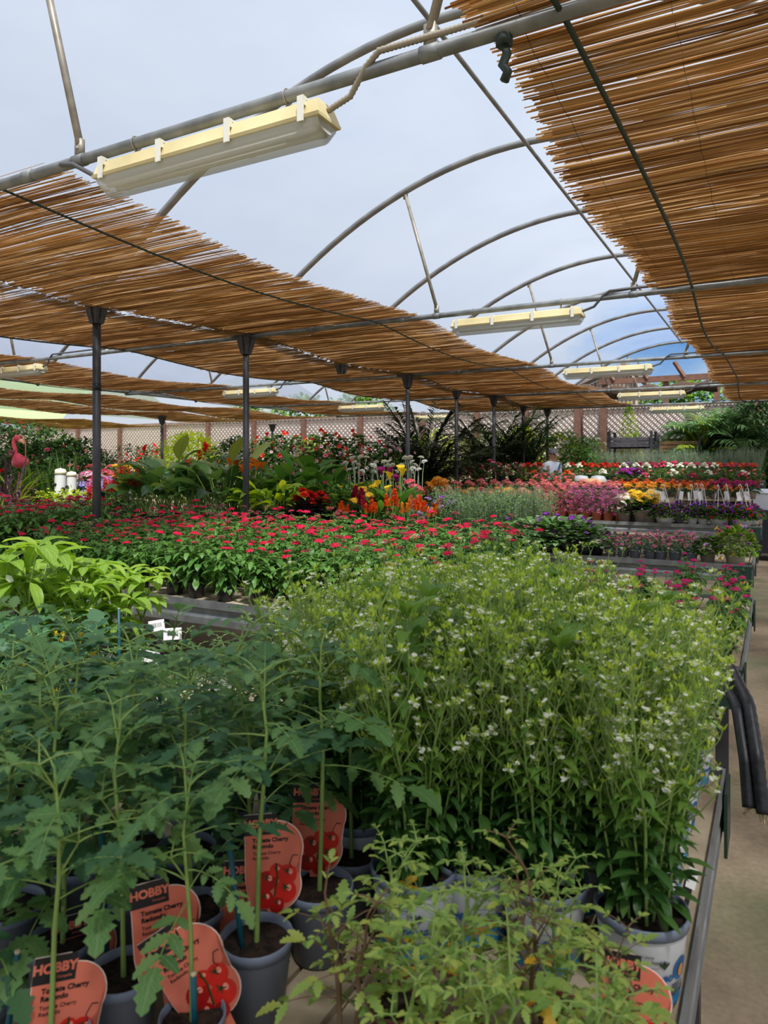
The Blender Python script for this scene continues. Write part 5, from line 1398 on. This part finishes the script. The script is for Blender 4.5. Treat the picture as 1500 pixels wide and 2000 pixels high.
for k, (u, Y, v, p, c) in enumerate(((520, 10.9, 848, 0, 'red'), (545, 11.2, 842, 0, 'red'), (578, 11.1, 846, 0, 'red'), (612, 11.3, 842, 0, 'red'), (640, 11.0, 840, 0, 'red'), (668, 11.2, 848, 0, 'red'), (700, 11.0, 842, 0, 'red'), (730, 11.1, 862, 0, 'red'), (655, 10.75, 868, 0, 'red'), (690, 10.75, 872, 0, 'red'), (625, 10.75, 875, 0, 'red'), (722, 10.8, 880, 1, 'pale pink'), (748, 10.8, 872, 1, 'pale pink'), (772, 10.9, 875, 1, 'pale pink'), (750, 11.4, 870, 1, 'pale pink'), (790, 11.0, 884, 1, 'pale pink'), (530, 10.75, 878, 1, 'pale pink'), (548, 9.2, 888, 2, 'rose pink'), (598, 9.2, 876, 2, 'rose pink'), (618, 9.3, 872, 2, 'rose pink'), (640, 9.25, 884, 2, 'rose pink'))):
    onb = Y > 10
    put((DR, DW, DK)[p], u, Y, ZT if onb else 0.0, v, 1.28 if p < 2 else .88, f"{c} trumpet-flowered dipladenia on canes, {ORD[k]} in the flowering wall behind the callas", 'trellised dipladenias', .5, 2.0)
# raised bench: geraniums
GC = {'red': ('p_red', 'p_scarlet'), 'white': ('p_white', 'p_cream'), 'rose': ('p_rosepink', 'p_crimson'), 'salmon': ('p_salmon', 'p_coral'), 'scarlet': ('p_scarlet', 'p_orange'), 'magenta': ('p_plum', 'p_purple'), 'lilac': ('p_mauve', 'p_lilac')}
GP = {c: bushy('geranium', (.07, .12, 'pot_terracotta'), dome_foliage(.14, .12, 50, .07, .065, ['l_mid', 'l_stevia_low'], ROUND), [umbel(v, .042, 26, .016, 5, .75) for _ in range(2)], 8, rad_=.12, h=.19, hsc=(.85, 1.2), zh=.02, low=.35) for c, v in GC.items()}
GF = bushy('geranium', (.07, .12, 'pot_terracotta'), dome_foliage(.15, .17, 70, .07, .06, ['l_mid', 'l_stevia_low'], ROUND), [umbel(GC['salmon'], .03, 14, .014, 5, .75)], 2, rad_=.12, h=.19, low=.3)
def grow(Y, zb, us, f, v, nm):
    for i, u in enumerate(us):
        if Y > 14.5 and 1058 < u < 1098: continue
        c = f(u); p = GF if c is None else GP[c]
        put(p, u + U(-2, 2), Y, zb, v + U(-2, 2), .35, f"{c or 'nearly flowerless'} geranium in {nm} row of the raised bench, {ORD[i]} from the man's end", 'geraniums', .6, 1.3)
grow(14.95, 1.30, range(1030, 1480, 22), lambda u: 'red' if u < 1215 else ('lilac' if u < 1240 else ('rose' if u < 1400 else 'scarlet')), 902, 'rearmost')
grow(14.65, 1.30, range(1022, 1480, 22), lambda u: 'salmon' if u < 1045 else ('red' if u < 1095 else ('white' if u < 1150 else ('red' if u < 1215 else ('white' if u < 1270 else ('rose' if u < 1292 else ('white' if u < 1405 else 'rose')))))), 909, 'second')
grow(14.3, 1.12, range(1018, 1480, 23), lambda u: None if (u // 23) % 3 else ('scarlet' if u < 1170 else 'white'), 917, 'third')
grow(13.95, 1.12, list(range(1012, 1125, 24)) + list(range(1258, 1480, 24)), lambda u: None if (u // 24) % 4 else ('salmon' if u < 1200 else 'rose'), 924, 'front')
for i, u in enumerate((1216, 1232, 1246)): put(GP['magenta'], u, 13.95, 1.12, 913, .35, f"magenta geranium at the front of the raised bench, {ORD[i]} of three")
for i, u in enumerate(range(1045, 1128, 18)): put(ZIN[1], u, 12.1, .98, 926, .40, f"pink bedding plant before the raised bench, {ORD[i]} of five", 'pink bedding plants')
IMP = bushy('impatiens', (.08, .13, 'pot_black'), dome_foliage(.18, .2, 90, .08, .05, ['l_dark', 'l_mid'], OV), [umbel(('p_salmon', 'p_rosepink'), .03, 5, .026, 5, .2) for _ in range(2)], 8, rad_=.17, h=.25, low=.2)
for k, (u, Y, v) in enumerate(((880, 13.9, 908), (905, 14.2, 905), (930, 13.9, 906), (955, 14.2, 900), (980, 13.9, 905), (1002, 14.2, 902), (915, 14.8, 898), (965, 14.8, 896))): put(IMP, u, Y, 1.12 if x_at(u, Y) > -5.2 else .9, v, .42, f"dark-leaved pink impatiens beyond the third post, {ORD[k]} of eight", 'pink impatiens', .6, 2)
# nets and tray on the raised bench
mb = MB(); lathe(mb, [(.20, 0), (.21, .02), (.16, .07), (.05, .09), (.001, .092)], 16); tag(ob('paper_mound', mb.mesh('paper_mound', 'tan_paper'), None, (x_at(1156, 13.9), 13.9, 1.12)), 'tan domed paper parcel on the raised bench front', 'parcel')
mb = MB(); lathe(mb, [(.16, 0), (.17, .05), (.12, .13), (.001, .15)], 12); pm = mb.mesh('plastic_dome', 'lid_grey')
for k, u in enumerate((1135, 1168)): tag(ob('plastic_dome', pm, None, (x_at(u, 14.12), 14.12, 1.12)), f"pale plastic dome behind the tan parcel, {('nearer the man', 'nearer the magenta geraniums')[k]}", 'cover', 'plastic domes')
# lavender
LV = [upright('lavender_plant', ['l_lavender'], 26, .56, .05, .006, 'pot_black', stem='stem_grey') for _ in range(2)]
for j, Y in enumerate((16.45, 16.8, 17.2)):
    for i, u in enumerate(range(1148, 1492, 22)): put(LV[(i + j) % 2], u + U(-4, 4), Y, 1.12, 878 + U(-5, 5) - (6 if u > 1390 else 0), .68, f"grey-green lavender on the last bench, {ORD[i]} in its {ORD[j]} row", 'lavender plants')
# ================================================================ trees, palms, shrubs in the yard
def frond(mb, base, az, el, L, droop, ll, m=0, n=18, W=.02, ms=None, v=.5):
    pts = []; p = Vector(base)
    for i in range(9):
        t = i / 8; e = el - droop * t ** 1.4
        if i: p = p + Vector((cos(az) * cos(e), sin(az) * cos(e), sin(e))) * (L / 8)
        pts.append(p.copy())
    tube(mb, pts, [.012 * (1 - .8 * i / 8) for i in range(9)], 4, 1, cap=False)
    for i in range(n):
        t = .15 + .85 * i / n; c = along(pts, t); e = el - droop * t; l = ll * (sin(pi * min(1, t * .9 + .08)) ** .6) * U(.85, 1.1)
        for s in (-1, 1): leaf(mb, c, az + s * U(.75, 1.0), e * .5 + v, l, W, U(.6, 1.2), SIMPLE4, .3, m)
def palm(name, label, X, Y, n, L, ll, mat, h=.6, W=.022, el=(.5, 1.4), droop=(.5, 1.5), pot=True, group=None, v=.4):
    t = thing(name, label, 'palm', (X, Y, 0), 0, group)
    if pot: add_pot(t, .22, .36, 'pot_black', None, 18)
    mb = MB(); tube(mb, [(0, 0, .3 if pot else 0), (.01, 0, h)], [.06, .05], 8); ob('trunk', mb.mesh('trunk', 'trunk'), t)
    for i in range(n):
        mb = MB(); frond(mb, (0, 0, h), i * 2.4, U(*el), L * U(.75, 1.1), U(*droop), ll, 0, 28, W * 1.25, v=v)
        ob('frond', mb.mesh('frond', [mat, 'stem_dark']), t)
    return t
X = x_at(832, 12.95); palm('potted_palm', 'large dark palm in a pot between the third post and the brown timber posts', X, 12.95, 26, 1.9, .48, 'l_palm_dark', .95, .045, (.5, 1.5), (.2, 1.1))
X = x_at(812, 13.3); palm('potted_palm', 'smaller dark palm leaning by the third post', X, 13.3, 14, 1.5, .40, 'l_palm_dark', .8, .04, (.7, 1.5), (.3, 1.1))
for k, (u, Y, L) in enumerate(((972, 16.2, 1.5), (1008, 16.9, 1.6), (1034, 17.8, 1.4), (935, 16.5, 1.3))):
    palm('feather_palm', f"feathery dark green palm under the end of the reed screen, {ORD[k]} of four", x_at(u, Y), Y, 22, L * 1.25, .40, 'l_palm_dark' if k != 1 else 'l_mid', 1.3, .03, (.6, 1.5), (.6, 1.6), group='feather palms')
palm('phoenix_palm', 'big grey-green arching palm in front of the lattice at the aisle end', x_at(1398, 18.7), 18.7, 60, 1.5, .55, 'l_palm', 1.75, .038, (.0, 1.5), (.7, 1.7), False)
palm('phoenix_palm', 'second arching palm close beside the big grey-green one', x_at(1440, 19.2), 19.2, 44, 1.5, .55, 'l_palm', 1.6, .038, (.0, 1.5), (.7, 1.7), False)
palm('cycad', 'yellow-green cycad in front of the big palm', x_at(1372, 18.2), 18.2, 16, 1.0, .22, 'l_cycad', 1.75, .02, (.3, 1.5), (.4, 1.2), False)
palm('cycad', 'lower yellow-green cycad beside the dark crates', x_at(1325, 18.4), 18.4, 14, .8, .2, 'l_cycad', 1.55, .02, (.2, 1.4), (.5, 1.2), False)
palm('fan_palm', 'bright fan palm before the lattice behind the dipladenias', x_at(768, 17.5), 17.5, 16, .9, .35, 'l_lime', 1.0, .03, (.1, 1.5), (.3, 1.0), False)

def shrub(name, label, u, Y, w, vt, mats, n, L, W, zb=0.0, z0=.3, shape='round', fl=None, nf=0, prof=SIMPLE4, cat='shrub', group=None, X=None):
    X = x_at(u, Y) if X is None else X; h = z_at(vt, X, Y) - zb; n = int(n * 2.2); L *= 1.3; W *= 1.45
    t = thing(name, label, cat, (X, Y, zb), 0, group); mb = MB()
    for i in range(n):
        d = dome_dir(-1); zz = d.z * .5 + .5; tap = {'round': 1, 'cone': 1.15 - zz, 'col': 1}[shape]; rr_ = w * tap * U(.55, 1.0) * (1 + .18 * sin(5 * math.atan2(d.y, d.x) + 7 * zz)) * (math.sqrt(max(.05, 1 - abs(d.z) ** 2.4)) / max(.2, math.hypot(d.x, d.y)) if shape != 'cone' else 1)
        q = (d.x * rr_, d.y * rr_, z0 + (h - z0) * (zz if shape != 'round' else .5 + d.z * .5 * U(.85, 1)))
        leaf(mb, q, math.atan2(d.y, d.x) + U(-1, 1), U(-.5, 1.0), L * U(.7, 1.3), W * U(.8, 1.2), U(.3, 1.0), prof, .2, R.randrange(len(mats)))
    ob('foliage', mb.mesh('foliage', mats), t)
    mb = MB(); 
    for k in range(4): a = k * 1.6; tube(mb, [(cos(a) * .04, sin(a) * .04, 0), (cos(a) * w * .35, sin(a) * w * .35, h * .7)], [.022, .008], 5, cap=False)
    ob('trunk', mb.mesh('trunk', 'trunk'), t)
    for i in range(nf):
        d = dome_dir(-.3); rr_ = w * U(.9, 1.05); ob('flower', R.choice(fl), t, (d.x * rr_, d.y * rr_, z0 + (h - z0) * (d.z * .5 + .5)), (-d.y * 1.2, d.x * 1.2, 0), sc=U(.9, 1.4))
    return t
ROS = {c: [rosette(v, .05, 18) for _ in range(2)] for c, v in {'pink': ('p_rosepink', 'p_salmon'), 'red': ('p_red',), 'white': ('p_white', 'p_cream')}.items()}
shrub('privet_bush', 'bright lime green rounded bush in front of the lattice', 372, 15.5, .95, 840, ['l_lime'], 1300, .10, .05)
shrub('privet_bush', 'low lime bush under the bright rounded one', 405, 13.5, .5, 868, ['l_lime', 'l_mid'], 400, .09, .045)
for k, (u, Y, w, vt) in enumerate(((15, 11.5, 1.0, 818), (60, 12.2, .95, 822), (-20, 10.5, 1.0, 820), (100, 13.5, 1.0, 832), (128, 11.2, .55, 852), (85, 10.2, .5, 858), (40, 9.6, .5, 862), (165, 12.5, .7, 855))):
    shrub('rose_shrub', f"dark green climbing rose shrub at the far left, {ORD[k]} of eight", u, Y, w, vt, ['l_dark', 'l_mid'], 800, .09, .05, fl=ROS['pink'] if k % 3 else ROS['red'], nf=7, group='rose shrubs')
for k, (u, Y, w, vt, c) in enumerate(((455, 12.6, .42, 850, 'red'), (470, 13.2, .5, 848, 'pink'), (440, 12.4, .4, 858, 'red'), (200, 9.4, .35, 880, 'pink'), (160, 9.2, .35, 888, 'pink'), (100, 9.0, .35, 885, 'pink'), (60, 8.9, .35, 890, 'pink'))):
    shrub('rose_shrub', f"{c} rose shrub with open blooms left of the second post, {ORD[k]} of seven", u, Y, w, vt, ['l_mid', 'l_dark'], 380, .07, .04, fl=ROS[c], nf=6, group='blooming rose shrubs')
for k, (u, Y, w, vt, m) in enumerate(((290, 17.5, .9, 868, 'l_mid'), (250, 17.0, .9, 866, 'l_dark'), (320, 18.2, .9, 868, 'l_mid'), (500, 18, .8, 856, 'l_stevia'), (560, 18.5, .8, 858, 'l_mid'), (610, 18.8, .6, 850, 'l_lime'), (800, 19, .7, 845, 'l_stevia'), (850, 19.2, .7, 838, 'l_lime'), (900, 19.0, .7, 850, 'l_cycad'), (960, 19.4, .8, 840, 'l_stevia'), (1020, 19.3, .7, 828, 'l_lime'), (1065, 18.6, .6, 842, 'l_stevia'))):
    shrub('garden_shrub', f"{dict(l_mid='mid green', l_dark='dark green', l_stevia='fresh green', l_lime='lime green', l_cycad='yellowish')[m]} shrub growing along the lattice fence, {ORD[k]} from its far end", u, Y, w, vt, [m], 420, .10, .04, group='shrubs along the fence')
shrub('conical_shrub', 'slender conical light green shrub before the lattice above the crates', 1228, 19.2, .62, 786, ['l_stevia', 'l_cycad'], 900, .08, .02, shape='cone')
for k, (u, Y, w, vt, m) in enumerate(((1102, 17.0, .55, 838, 'l_lime'), (1130, 16.9, .5, 846, 'l_mid'), (1155, 17.1, .5, 852, 'l_stevia'), (1124, 16.4, .4, 868, 'l_mid'), (1146, 16.1, .35, 872, 'l_mid'))):
    shrub('camellia_shrub', f"leafy shrub with white buds right of the man in the cap, {ORD[k]} of five", u, Y, w, vt, [m, 'l_mid'], 420, .08, .035, fl=ROS['white'], nf=3, group='shrubs beside the man')
for k, (u, Y, w, vt) in enumerate(((1462, 19.8, 1.0, 775), (1490, 18.6, .9, 772), (1500, 20.2, 1.1, 770), (1440, 20.3, .9, 800))):
    shrub('dark_conifer', f"very dark evergreen tree at the aisle end, {ORD[k]} of four", u, Y, w, vt, ['l_dark'], 1100, .10, .04, group='dark evergreens', cat='tree')
for k, (u, Y, w, vt) in enumerate(((1360, 17.9, .5, 862), (1420, 18.0, .5, 866), (1460, 18.0, .5, 868))):
    shrub('low_conifer', f"low dark spreading conifer below the big palm, {ORD[k]} of three", u, Y, w, vt, ['l_dark', 'l_mid'], 420, .08, .02, group='low conifers')
for k, (u, Y, vt) in enumerate(((700, 27, 765), (590, 27, 770), (480, 28, 790), (1310, 30, 742), (1355, 30, 740))):
    shrub('tree', f"green tree top showing over the lattice fence, {ORD[k]} of five", u, Y, 1.6, vt, ['l_mid', 'l_stevia'], 700, .22, .12, z0=1.5, group='trees over the fence', cat='tree')

# stacked crates
def crate(u0, u1, v0, v1, Y, mat, label):
    xa, xb = x_at(u0, Y), x_at(u1, Y); z1 = z_at(v0, xa, Y); z0 = z_at(v1, xa, Y)
    t = thing('plant_crate', label, 'crate', (xa, Y, 0)); W = xb - xa
    for sy, nm in ((0, 'front_side'), (.7, 'back_side')):
        mb = MB()
        z = z0
        while z < z1 - .05: box(mb, (0, sy, z), (W, sy + .02, z + .075)); z += .095
        ob(nm, mb.mesh(nm, mat, False), t)
    mb = MB(); box(mb, (0, 0, z0), (W, .7, z0 + .03)); ob('base_board', mb.mesh('base_board', mat, False), t)
    lm = MB(); box(lm, (-.03, -.03, 0), (.03, .03, z1 + .12)); me = lm.mesh('corner_post', 'dark_steel', False)
    for x in (0, W):
        for y in (0, .7): ob('corner_post', me, t, (x, y, 0))
    return t
crate(1190, 1272, 852, 876, 18.1, 'crate_grey', 'grey slatted plant crate on legs before the lattice'); crate(1285, 1366, 860, 884, 18.0, 'net_pot_brown', 'brown slatted plant crate beside the grey one')
RO = upright('rosemary', ['l_mid', 'l_stevia'], 16, .3, .03, .006, 'pot_black', stem='stem_green')
zz = z_at(884, x_at(1285, 18), 18) + .03
for k, u in enumerate(range(1300, 1362, 12)): put(RO, u, 18.35, zz, 848, .42, f"bright green rosemary standing in the brown crate, {ORD[k]} of six", 'rosemary in the crate', .5, 2.5)
# cool box on a cart at the aisle end
X = x_at(1512, 12.6); t = thing('trolley', 'dark trolley at the walkway edge with white box on top', 'trolley', (X, 12.6, 0))
mb = MB(); box(mb, (-.3, -.25, .12), (.3, .5, .78)); ob('body', mb.mesh('body', 'cart_dark', False), t)
mb = MB(); tube(mb, [(0, -.02, 0), (0, .02, 0)], .06, 12); wm = mb.mesh('wheel', 'black_rubber')
for x in (-.24, .24):
    for y in (-.2, .44): ob('wheel', wm, t, (x, y, .06))
mb = MB(); frustum(mb, (.28, .25), (.30, .28), 0, .26); frustum(mb, (.31, .29), (.29, .27), .262, .31)
tag(ob('cool_box', mb.mesh('cool_box', 'crate_white', False), None, (X, 12.72, .78)), 'white lidded box standing on the dark trolley', 'box')

# ================================================================ flamingo and cream ornaments
X = x_at(34, 6.95); zt = z_at(853, X, 6.95); zs = zt - .62
t = thing('flamingo_ornament', 'pink painted flamingo garden ornament rising over the iris leaves', 'garden ornament', (X, 6.95, ZT), rad(28))
zb = zt - ZT
mb = MB(); P = [(-.03, 0, zb - .38), (-.02, 0, zb - .30), (-.035, 0, zb - .2), (-.06, 0, zb - .1), (-.045, 0, zb - .02), (.0, 0, zb - .015), (.04, 0, zb - .045)]
Q = []
for i in range(25): f = i / 24 * 6; s = min(int(f), 5); Q.append(Vector(P[s]).lerp(Vector(P[s + 1]), f - s))
for _ in range(3): Q = [Q[0]] + [(Q[i - 1] + Q[i] * 2 + Q[i + 1]) / 4 for i in range(1, 24)] + [Q[-1]]
tube(mb, Q, [.05 if i < 3 else (.03 + .018 * (i > 17) if i < 22 else .04) for i in range(25)], 10)
ob('head_and_neck', mb.mesh('head_and_neck', 'flamingo_pink'), t)
mb = MB(); ball(mb, (.05, 0, zb - .40), .13, 0, 14, 9, .75); tube(mb, [(.05, 0, zb - .38), (-.03, 0, zb - .28)], [.10, .05], 10, 0); ob('torso', mb.mesh('torso', 'flamingo_pink'), t)
mb = MB()
for i in range(26): leaf(mb, (-.03, U(-.05, .05), zb - .24 + U(-.04, .04)), U(2, 4.3), U(-.2, .6), .12, .05, .7, OV, .2)
ob('feather_ruff', mb.mesh('feather_ruff', 'flamingo_pale'), t)
mb = MB(); tube(mb, [(.03, 0, zb - .05), (.085, 0, zb - .075), (.11, 0, zb - .12)], [.036, .026, .018], 8); ob('beak', mb.mesh('beak', 'beak_cream'), t)
mb = MB(); tube(mb, [(.107, 0, zb - .115), (.112, 0, zb - .16), (.095, 0, zb - .19)], [.019, .014, .004], 8); ob('beak_tip', mb.mesh('beak_tip', 'black_rubber'), t)
for s in (-1, 1):
    mb = MB(); tube(mb, [(.05, s * .04, zb - .55), (.04, s * .04, (zb - .5) / 2), (.05, s * .04, .01), (.0, s * .04, 0.0)], .012, 6); ob('leg', mb.mesh('leg', 'flamingo_pink'), t)
    mb = MB(); ball(mb, (.02, s * .036, zb - .022), .007, 0, 6, 4); ob('eye', mb.mesh('eye', 'eye_dark'), t)
mb = MB(); tube(mb, [(.0, 0, 0), (.0, 0, .62), (-.03, 0, .68), (-.08, 0, .69), (-.11, 0, .66)], .008, 6); tag(ob('plant_hook', mb.mesh('plant_hook', 'gold'), None, (x_at(50, 7.0), 7.0, ZT), (0, 0, rad(28)), sc=(1, 1, (z_at(850, x_at(50, 7.0), 7.0) - ZT) / .69)), 'thin gold hook rod beside the flamingo', 'hook')
for k, (u, v) in enumerate(((118, 914), (140, 920))):
    Y = 6.66; X = x_at(u, Y); h = z_at(v, X, Y) - ZT; r = (.085, .07)[k]
    t = thing('mushroom_ornament', ('larger cream domed garden ornament with dark patched base behind the iris leaves', 'smaller cream domed garden ornament beside the larger one')[k], 'garden ornament', (X, Y, ZT))
    mb = MB(); lathe(mb, [(r * .5, h - r * 1.15), (r * 1.0, h - r * 1.0), (r * .98, h - r * .6), (r * .75, h - r * .2), (r * .35, h - .01), (.001, h)], 18); ob('cap', mb.mesh('cap', 'ornament_cream'), t)
    mb = MB(); lathe(mb, [(r * 1.05, 0), (r * 1.0, h * .3), (r * .9, h - r * 1.1)], 14, cap0=True); b = ob('base', mb.mesh('base', 'white_plastic'), t)
    mb = MB()
    for w in range(16): ball(mb, (cos(w * 2.4) * r * .94, sin(w * 2.4) * r * .94, h * (.1 + .04 * w)), .032, 0, 8, 4, .8)
    ob('dark_patch', mb.mesh('dark_patch', 'l_blackish'), b)
MS = bushy('creeping_jenny', (.07, .11, 'pot_black'), dome_foliage(.15, .16, 220, .022, .018, ['l_moss', 'l_lime'], ROUND))
for k, (u, v) in enumerate(((95, 958), (118, 962), (140, 955), (160, 960))): put(MS, u, 6.58, ZT, v, .28, f"yellow-green creeping jenny at the iris bases, {ORD[k]} of four", 'creeping jennys', .6, 2)
VS = spike_plant('salvia', ('p_violet', 'p_blue'), 7, .2, 'l_mid', .014, .12)
for k, u in enumerate((25, 60, 100, 136)): put(VS, u, 4.9 if x_at(u, 4.9) < -5.5 else 6.6, ZT, 978, .46, f"violet-blue salvia spikes at the back of the pentas, {ORD[k]} of four", 'violet salvias')

# ================================================================ the man in the cap
Y = 15.62; X = x_at(1078, Y); top = z_at(873, X, Y)
t = thing('person', 'man in a grey cap and white shirt with blue strap standing behind the geraniums', 'person', (X, Y, 0), rad(28.88) + .5)
H = min(1.86, top); s = H / 1.80
sk = {'pel': (0, 0, .96), 'sp': (0, .0, 1.14), 'ch': (0, .01, 1.34), 'nk': (0, .0, 1.50), 'hd': (0, -.02, 1.60), 'tp': (0, -.015, 1.70)}
V = [(0, 0, .96), (0, 0, 1.14), (0, .01, 1.34), (0, 0, 1.49), (0, -.02, 1.58), (0, -.02, 1.70)]
rr_ = [(.15, .11), (.14, .10), (.17, .115), (.058, .058), (.075, .088), (.07, .085)]
E = [(0, 1), (1, 2), (2, 3), (3, 4), (4, 5)]
def limb(p0, pts, radii):
    i = p0
    for p, r in zip(pts, radii): V.append(p); rr_.append((r, r)); E.append((i, len(V) - 1)); i = len(V) - 1
    return i
for sx in (-1, 1):
    limb(0, [(sx * .10, 0, .88), (sx * .11, -.01, .50), (sx * .11, .02, .09), (sx * .12, -.12, .035)], [.095, .062, .042, .035])
    w = limb(2, [(sx * .19, .01, 1.41), (sx * .25, .02, 1.12), (sx * .20, -.2, 1.0), (sx * .17, -.27, 1.0)], [.062, .045, .034, .032])
    for k in range(4): limb(w, [(sx * (.17 + (k - 1.5) * .02), -.32, .99), (sx * (.165 + (k - 1.5) * .02), -.35 - .01 * (k in (1, 2)), .965)], [.010, .008])
    limb(w, [(sx * .125, -.30, 1.0), (sx * .115, -.33, .985)], [.011, .009])
me = bpy.data.meshes.new('body'); me.from_pydata(V, E, []); me.update()
o = bpy.data.objects.new('body', me); COL.objects.link(o)
md = o.modifiers.new('skin', 'SKIN'); md.use_smooth_shade = True
for i, r in enumerate(rr_): me.skin_vertices[0].data[i].radius = r
me.skin_vertices[0].data[0].use_root = True
sb = o.modifiers.new('sub', 'SUBSURF'); sb.levels = 2; sb.render_levels = 2
dg = bpy.context.evaluated_depsgraph_get(); dg.update()
bm_ = bpy.data.meshes.new_from_object(o.evaluated_get(dg)); bpy.data.objects.remove(o)
bm_.materials.clear(); bm_.materials.append(MATS['skin'])
ob('body', bm_, t, sc=s)
def shell_from(name, mat, test, off=.012):
    mb = MB(); mp = {}
    for p in bm_.polygons:
        if test(p.center):
            ids = []
            for i in p.vertices:
                if i not in mp: v = bm_.vertices[i]; mp[i] = mb.add(v.co + v.normal * off)
                ids.append(mp[i])
            mb.face(ids)
    ob(name, mb.mesh(name, mat), t, sc=s)
shell_from('shirt', 'shirt_white', lambda c: .93 < c.z < 1.50 and not (c.y < -.05 and abs(c.x) > .14))
shell_from('trousers', 'trousers', lambda c: .10 < c.z < .96 and not (c.y < -.14))
shell_from('hair', 'eye_dark', lambda c: 1.60 < c.z and c.y > .01, .008)
mb = MB(); lathe(mb, [(.098, 0), (.10, .03), (.085, .075), (.04, .10), (.001, .104)], 16, c=(0, -.02, 1.665)); 
lathe(mb, [(.001, .0), (.07, .004), (.075, -.002), (.001, -.004)], 14, c=(0, -.115, 1.668)); ob('cap', mb.mesh('cap', 'cap_grey'), t, sc=s)
for sx in (-1, 1):
    mb = MB(); ball(mb, (sx * .03, -.103, 1.635), .009, 0, 8, 5); ob('eye', mb.mesh('eye', 'eye_dark'), t, sc=s)
    mb = MB(); ball(mb, (sx * .078, -.01, 1.625), .02, 0, 8, 5, 1.4); ob('ear', mb.mesh('ear', 'skin'), t, sc=s)
mb = MB(); tube(mb, [(0, -.095, 1.645), (0, -.125, 1.605), (0, -.10, 1.60)], [.008, .014, .008], 6); ob('nose', mb.mesh('nose', 'skin'), t, sc=s)
mb = MB(); tube(mb, [(-.022, -.097, 1.575), (0, -.104, 1.572), (.022, -.097, 1.575)], .005, 5); ob('mouth', mb.mesh('mouth', 'tomato_deep'), t, sc=s)
mb = MB(); tube(mb, [(.14, -.1, 1.44), (.05, -.15, 1.32), (-.06, -.155, 1.18), (-.14, -.12, 1.05)], .02, 5); ob('strap', mb.mesh('strap', 'strap_blue'), t, sc=s)
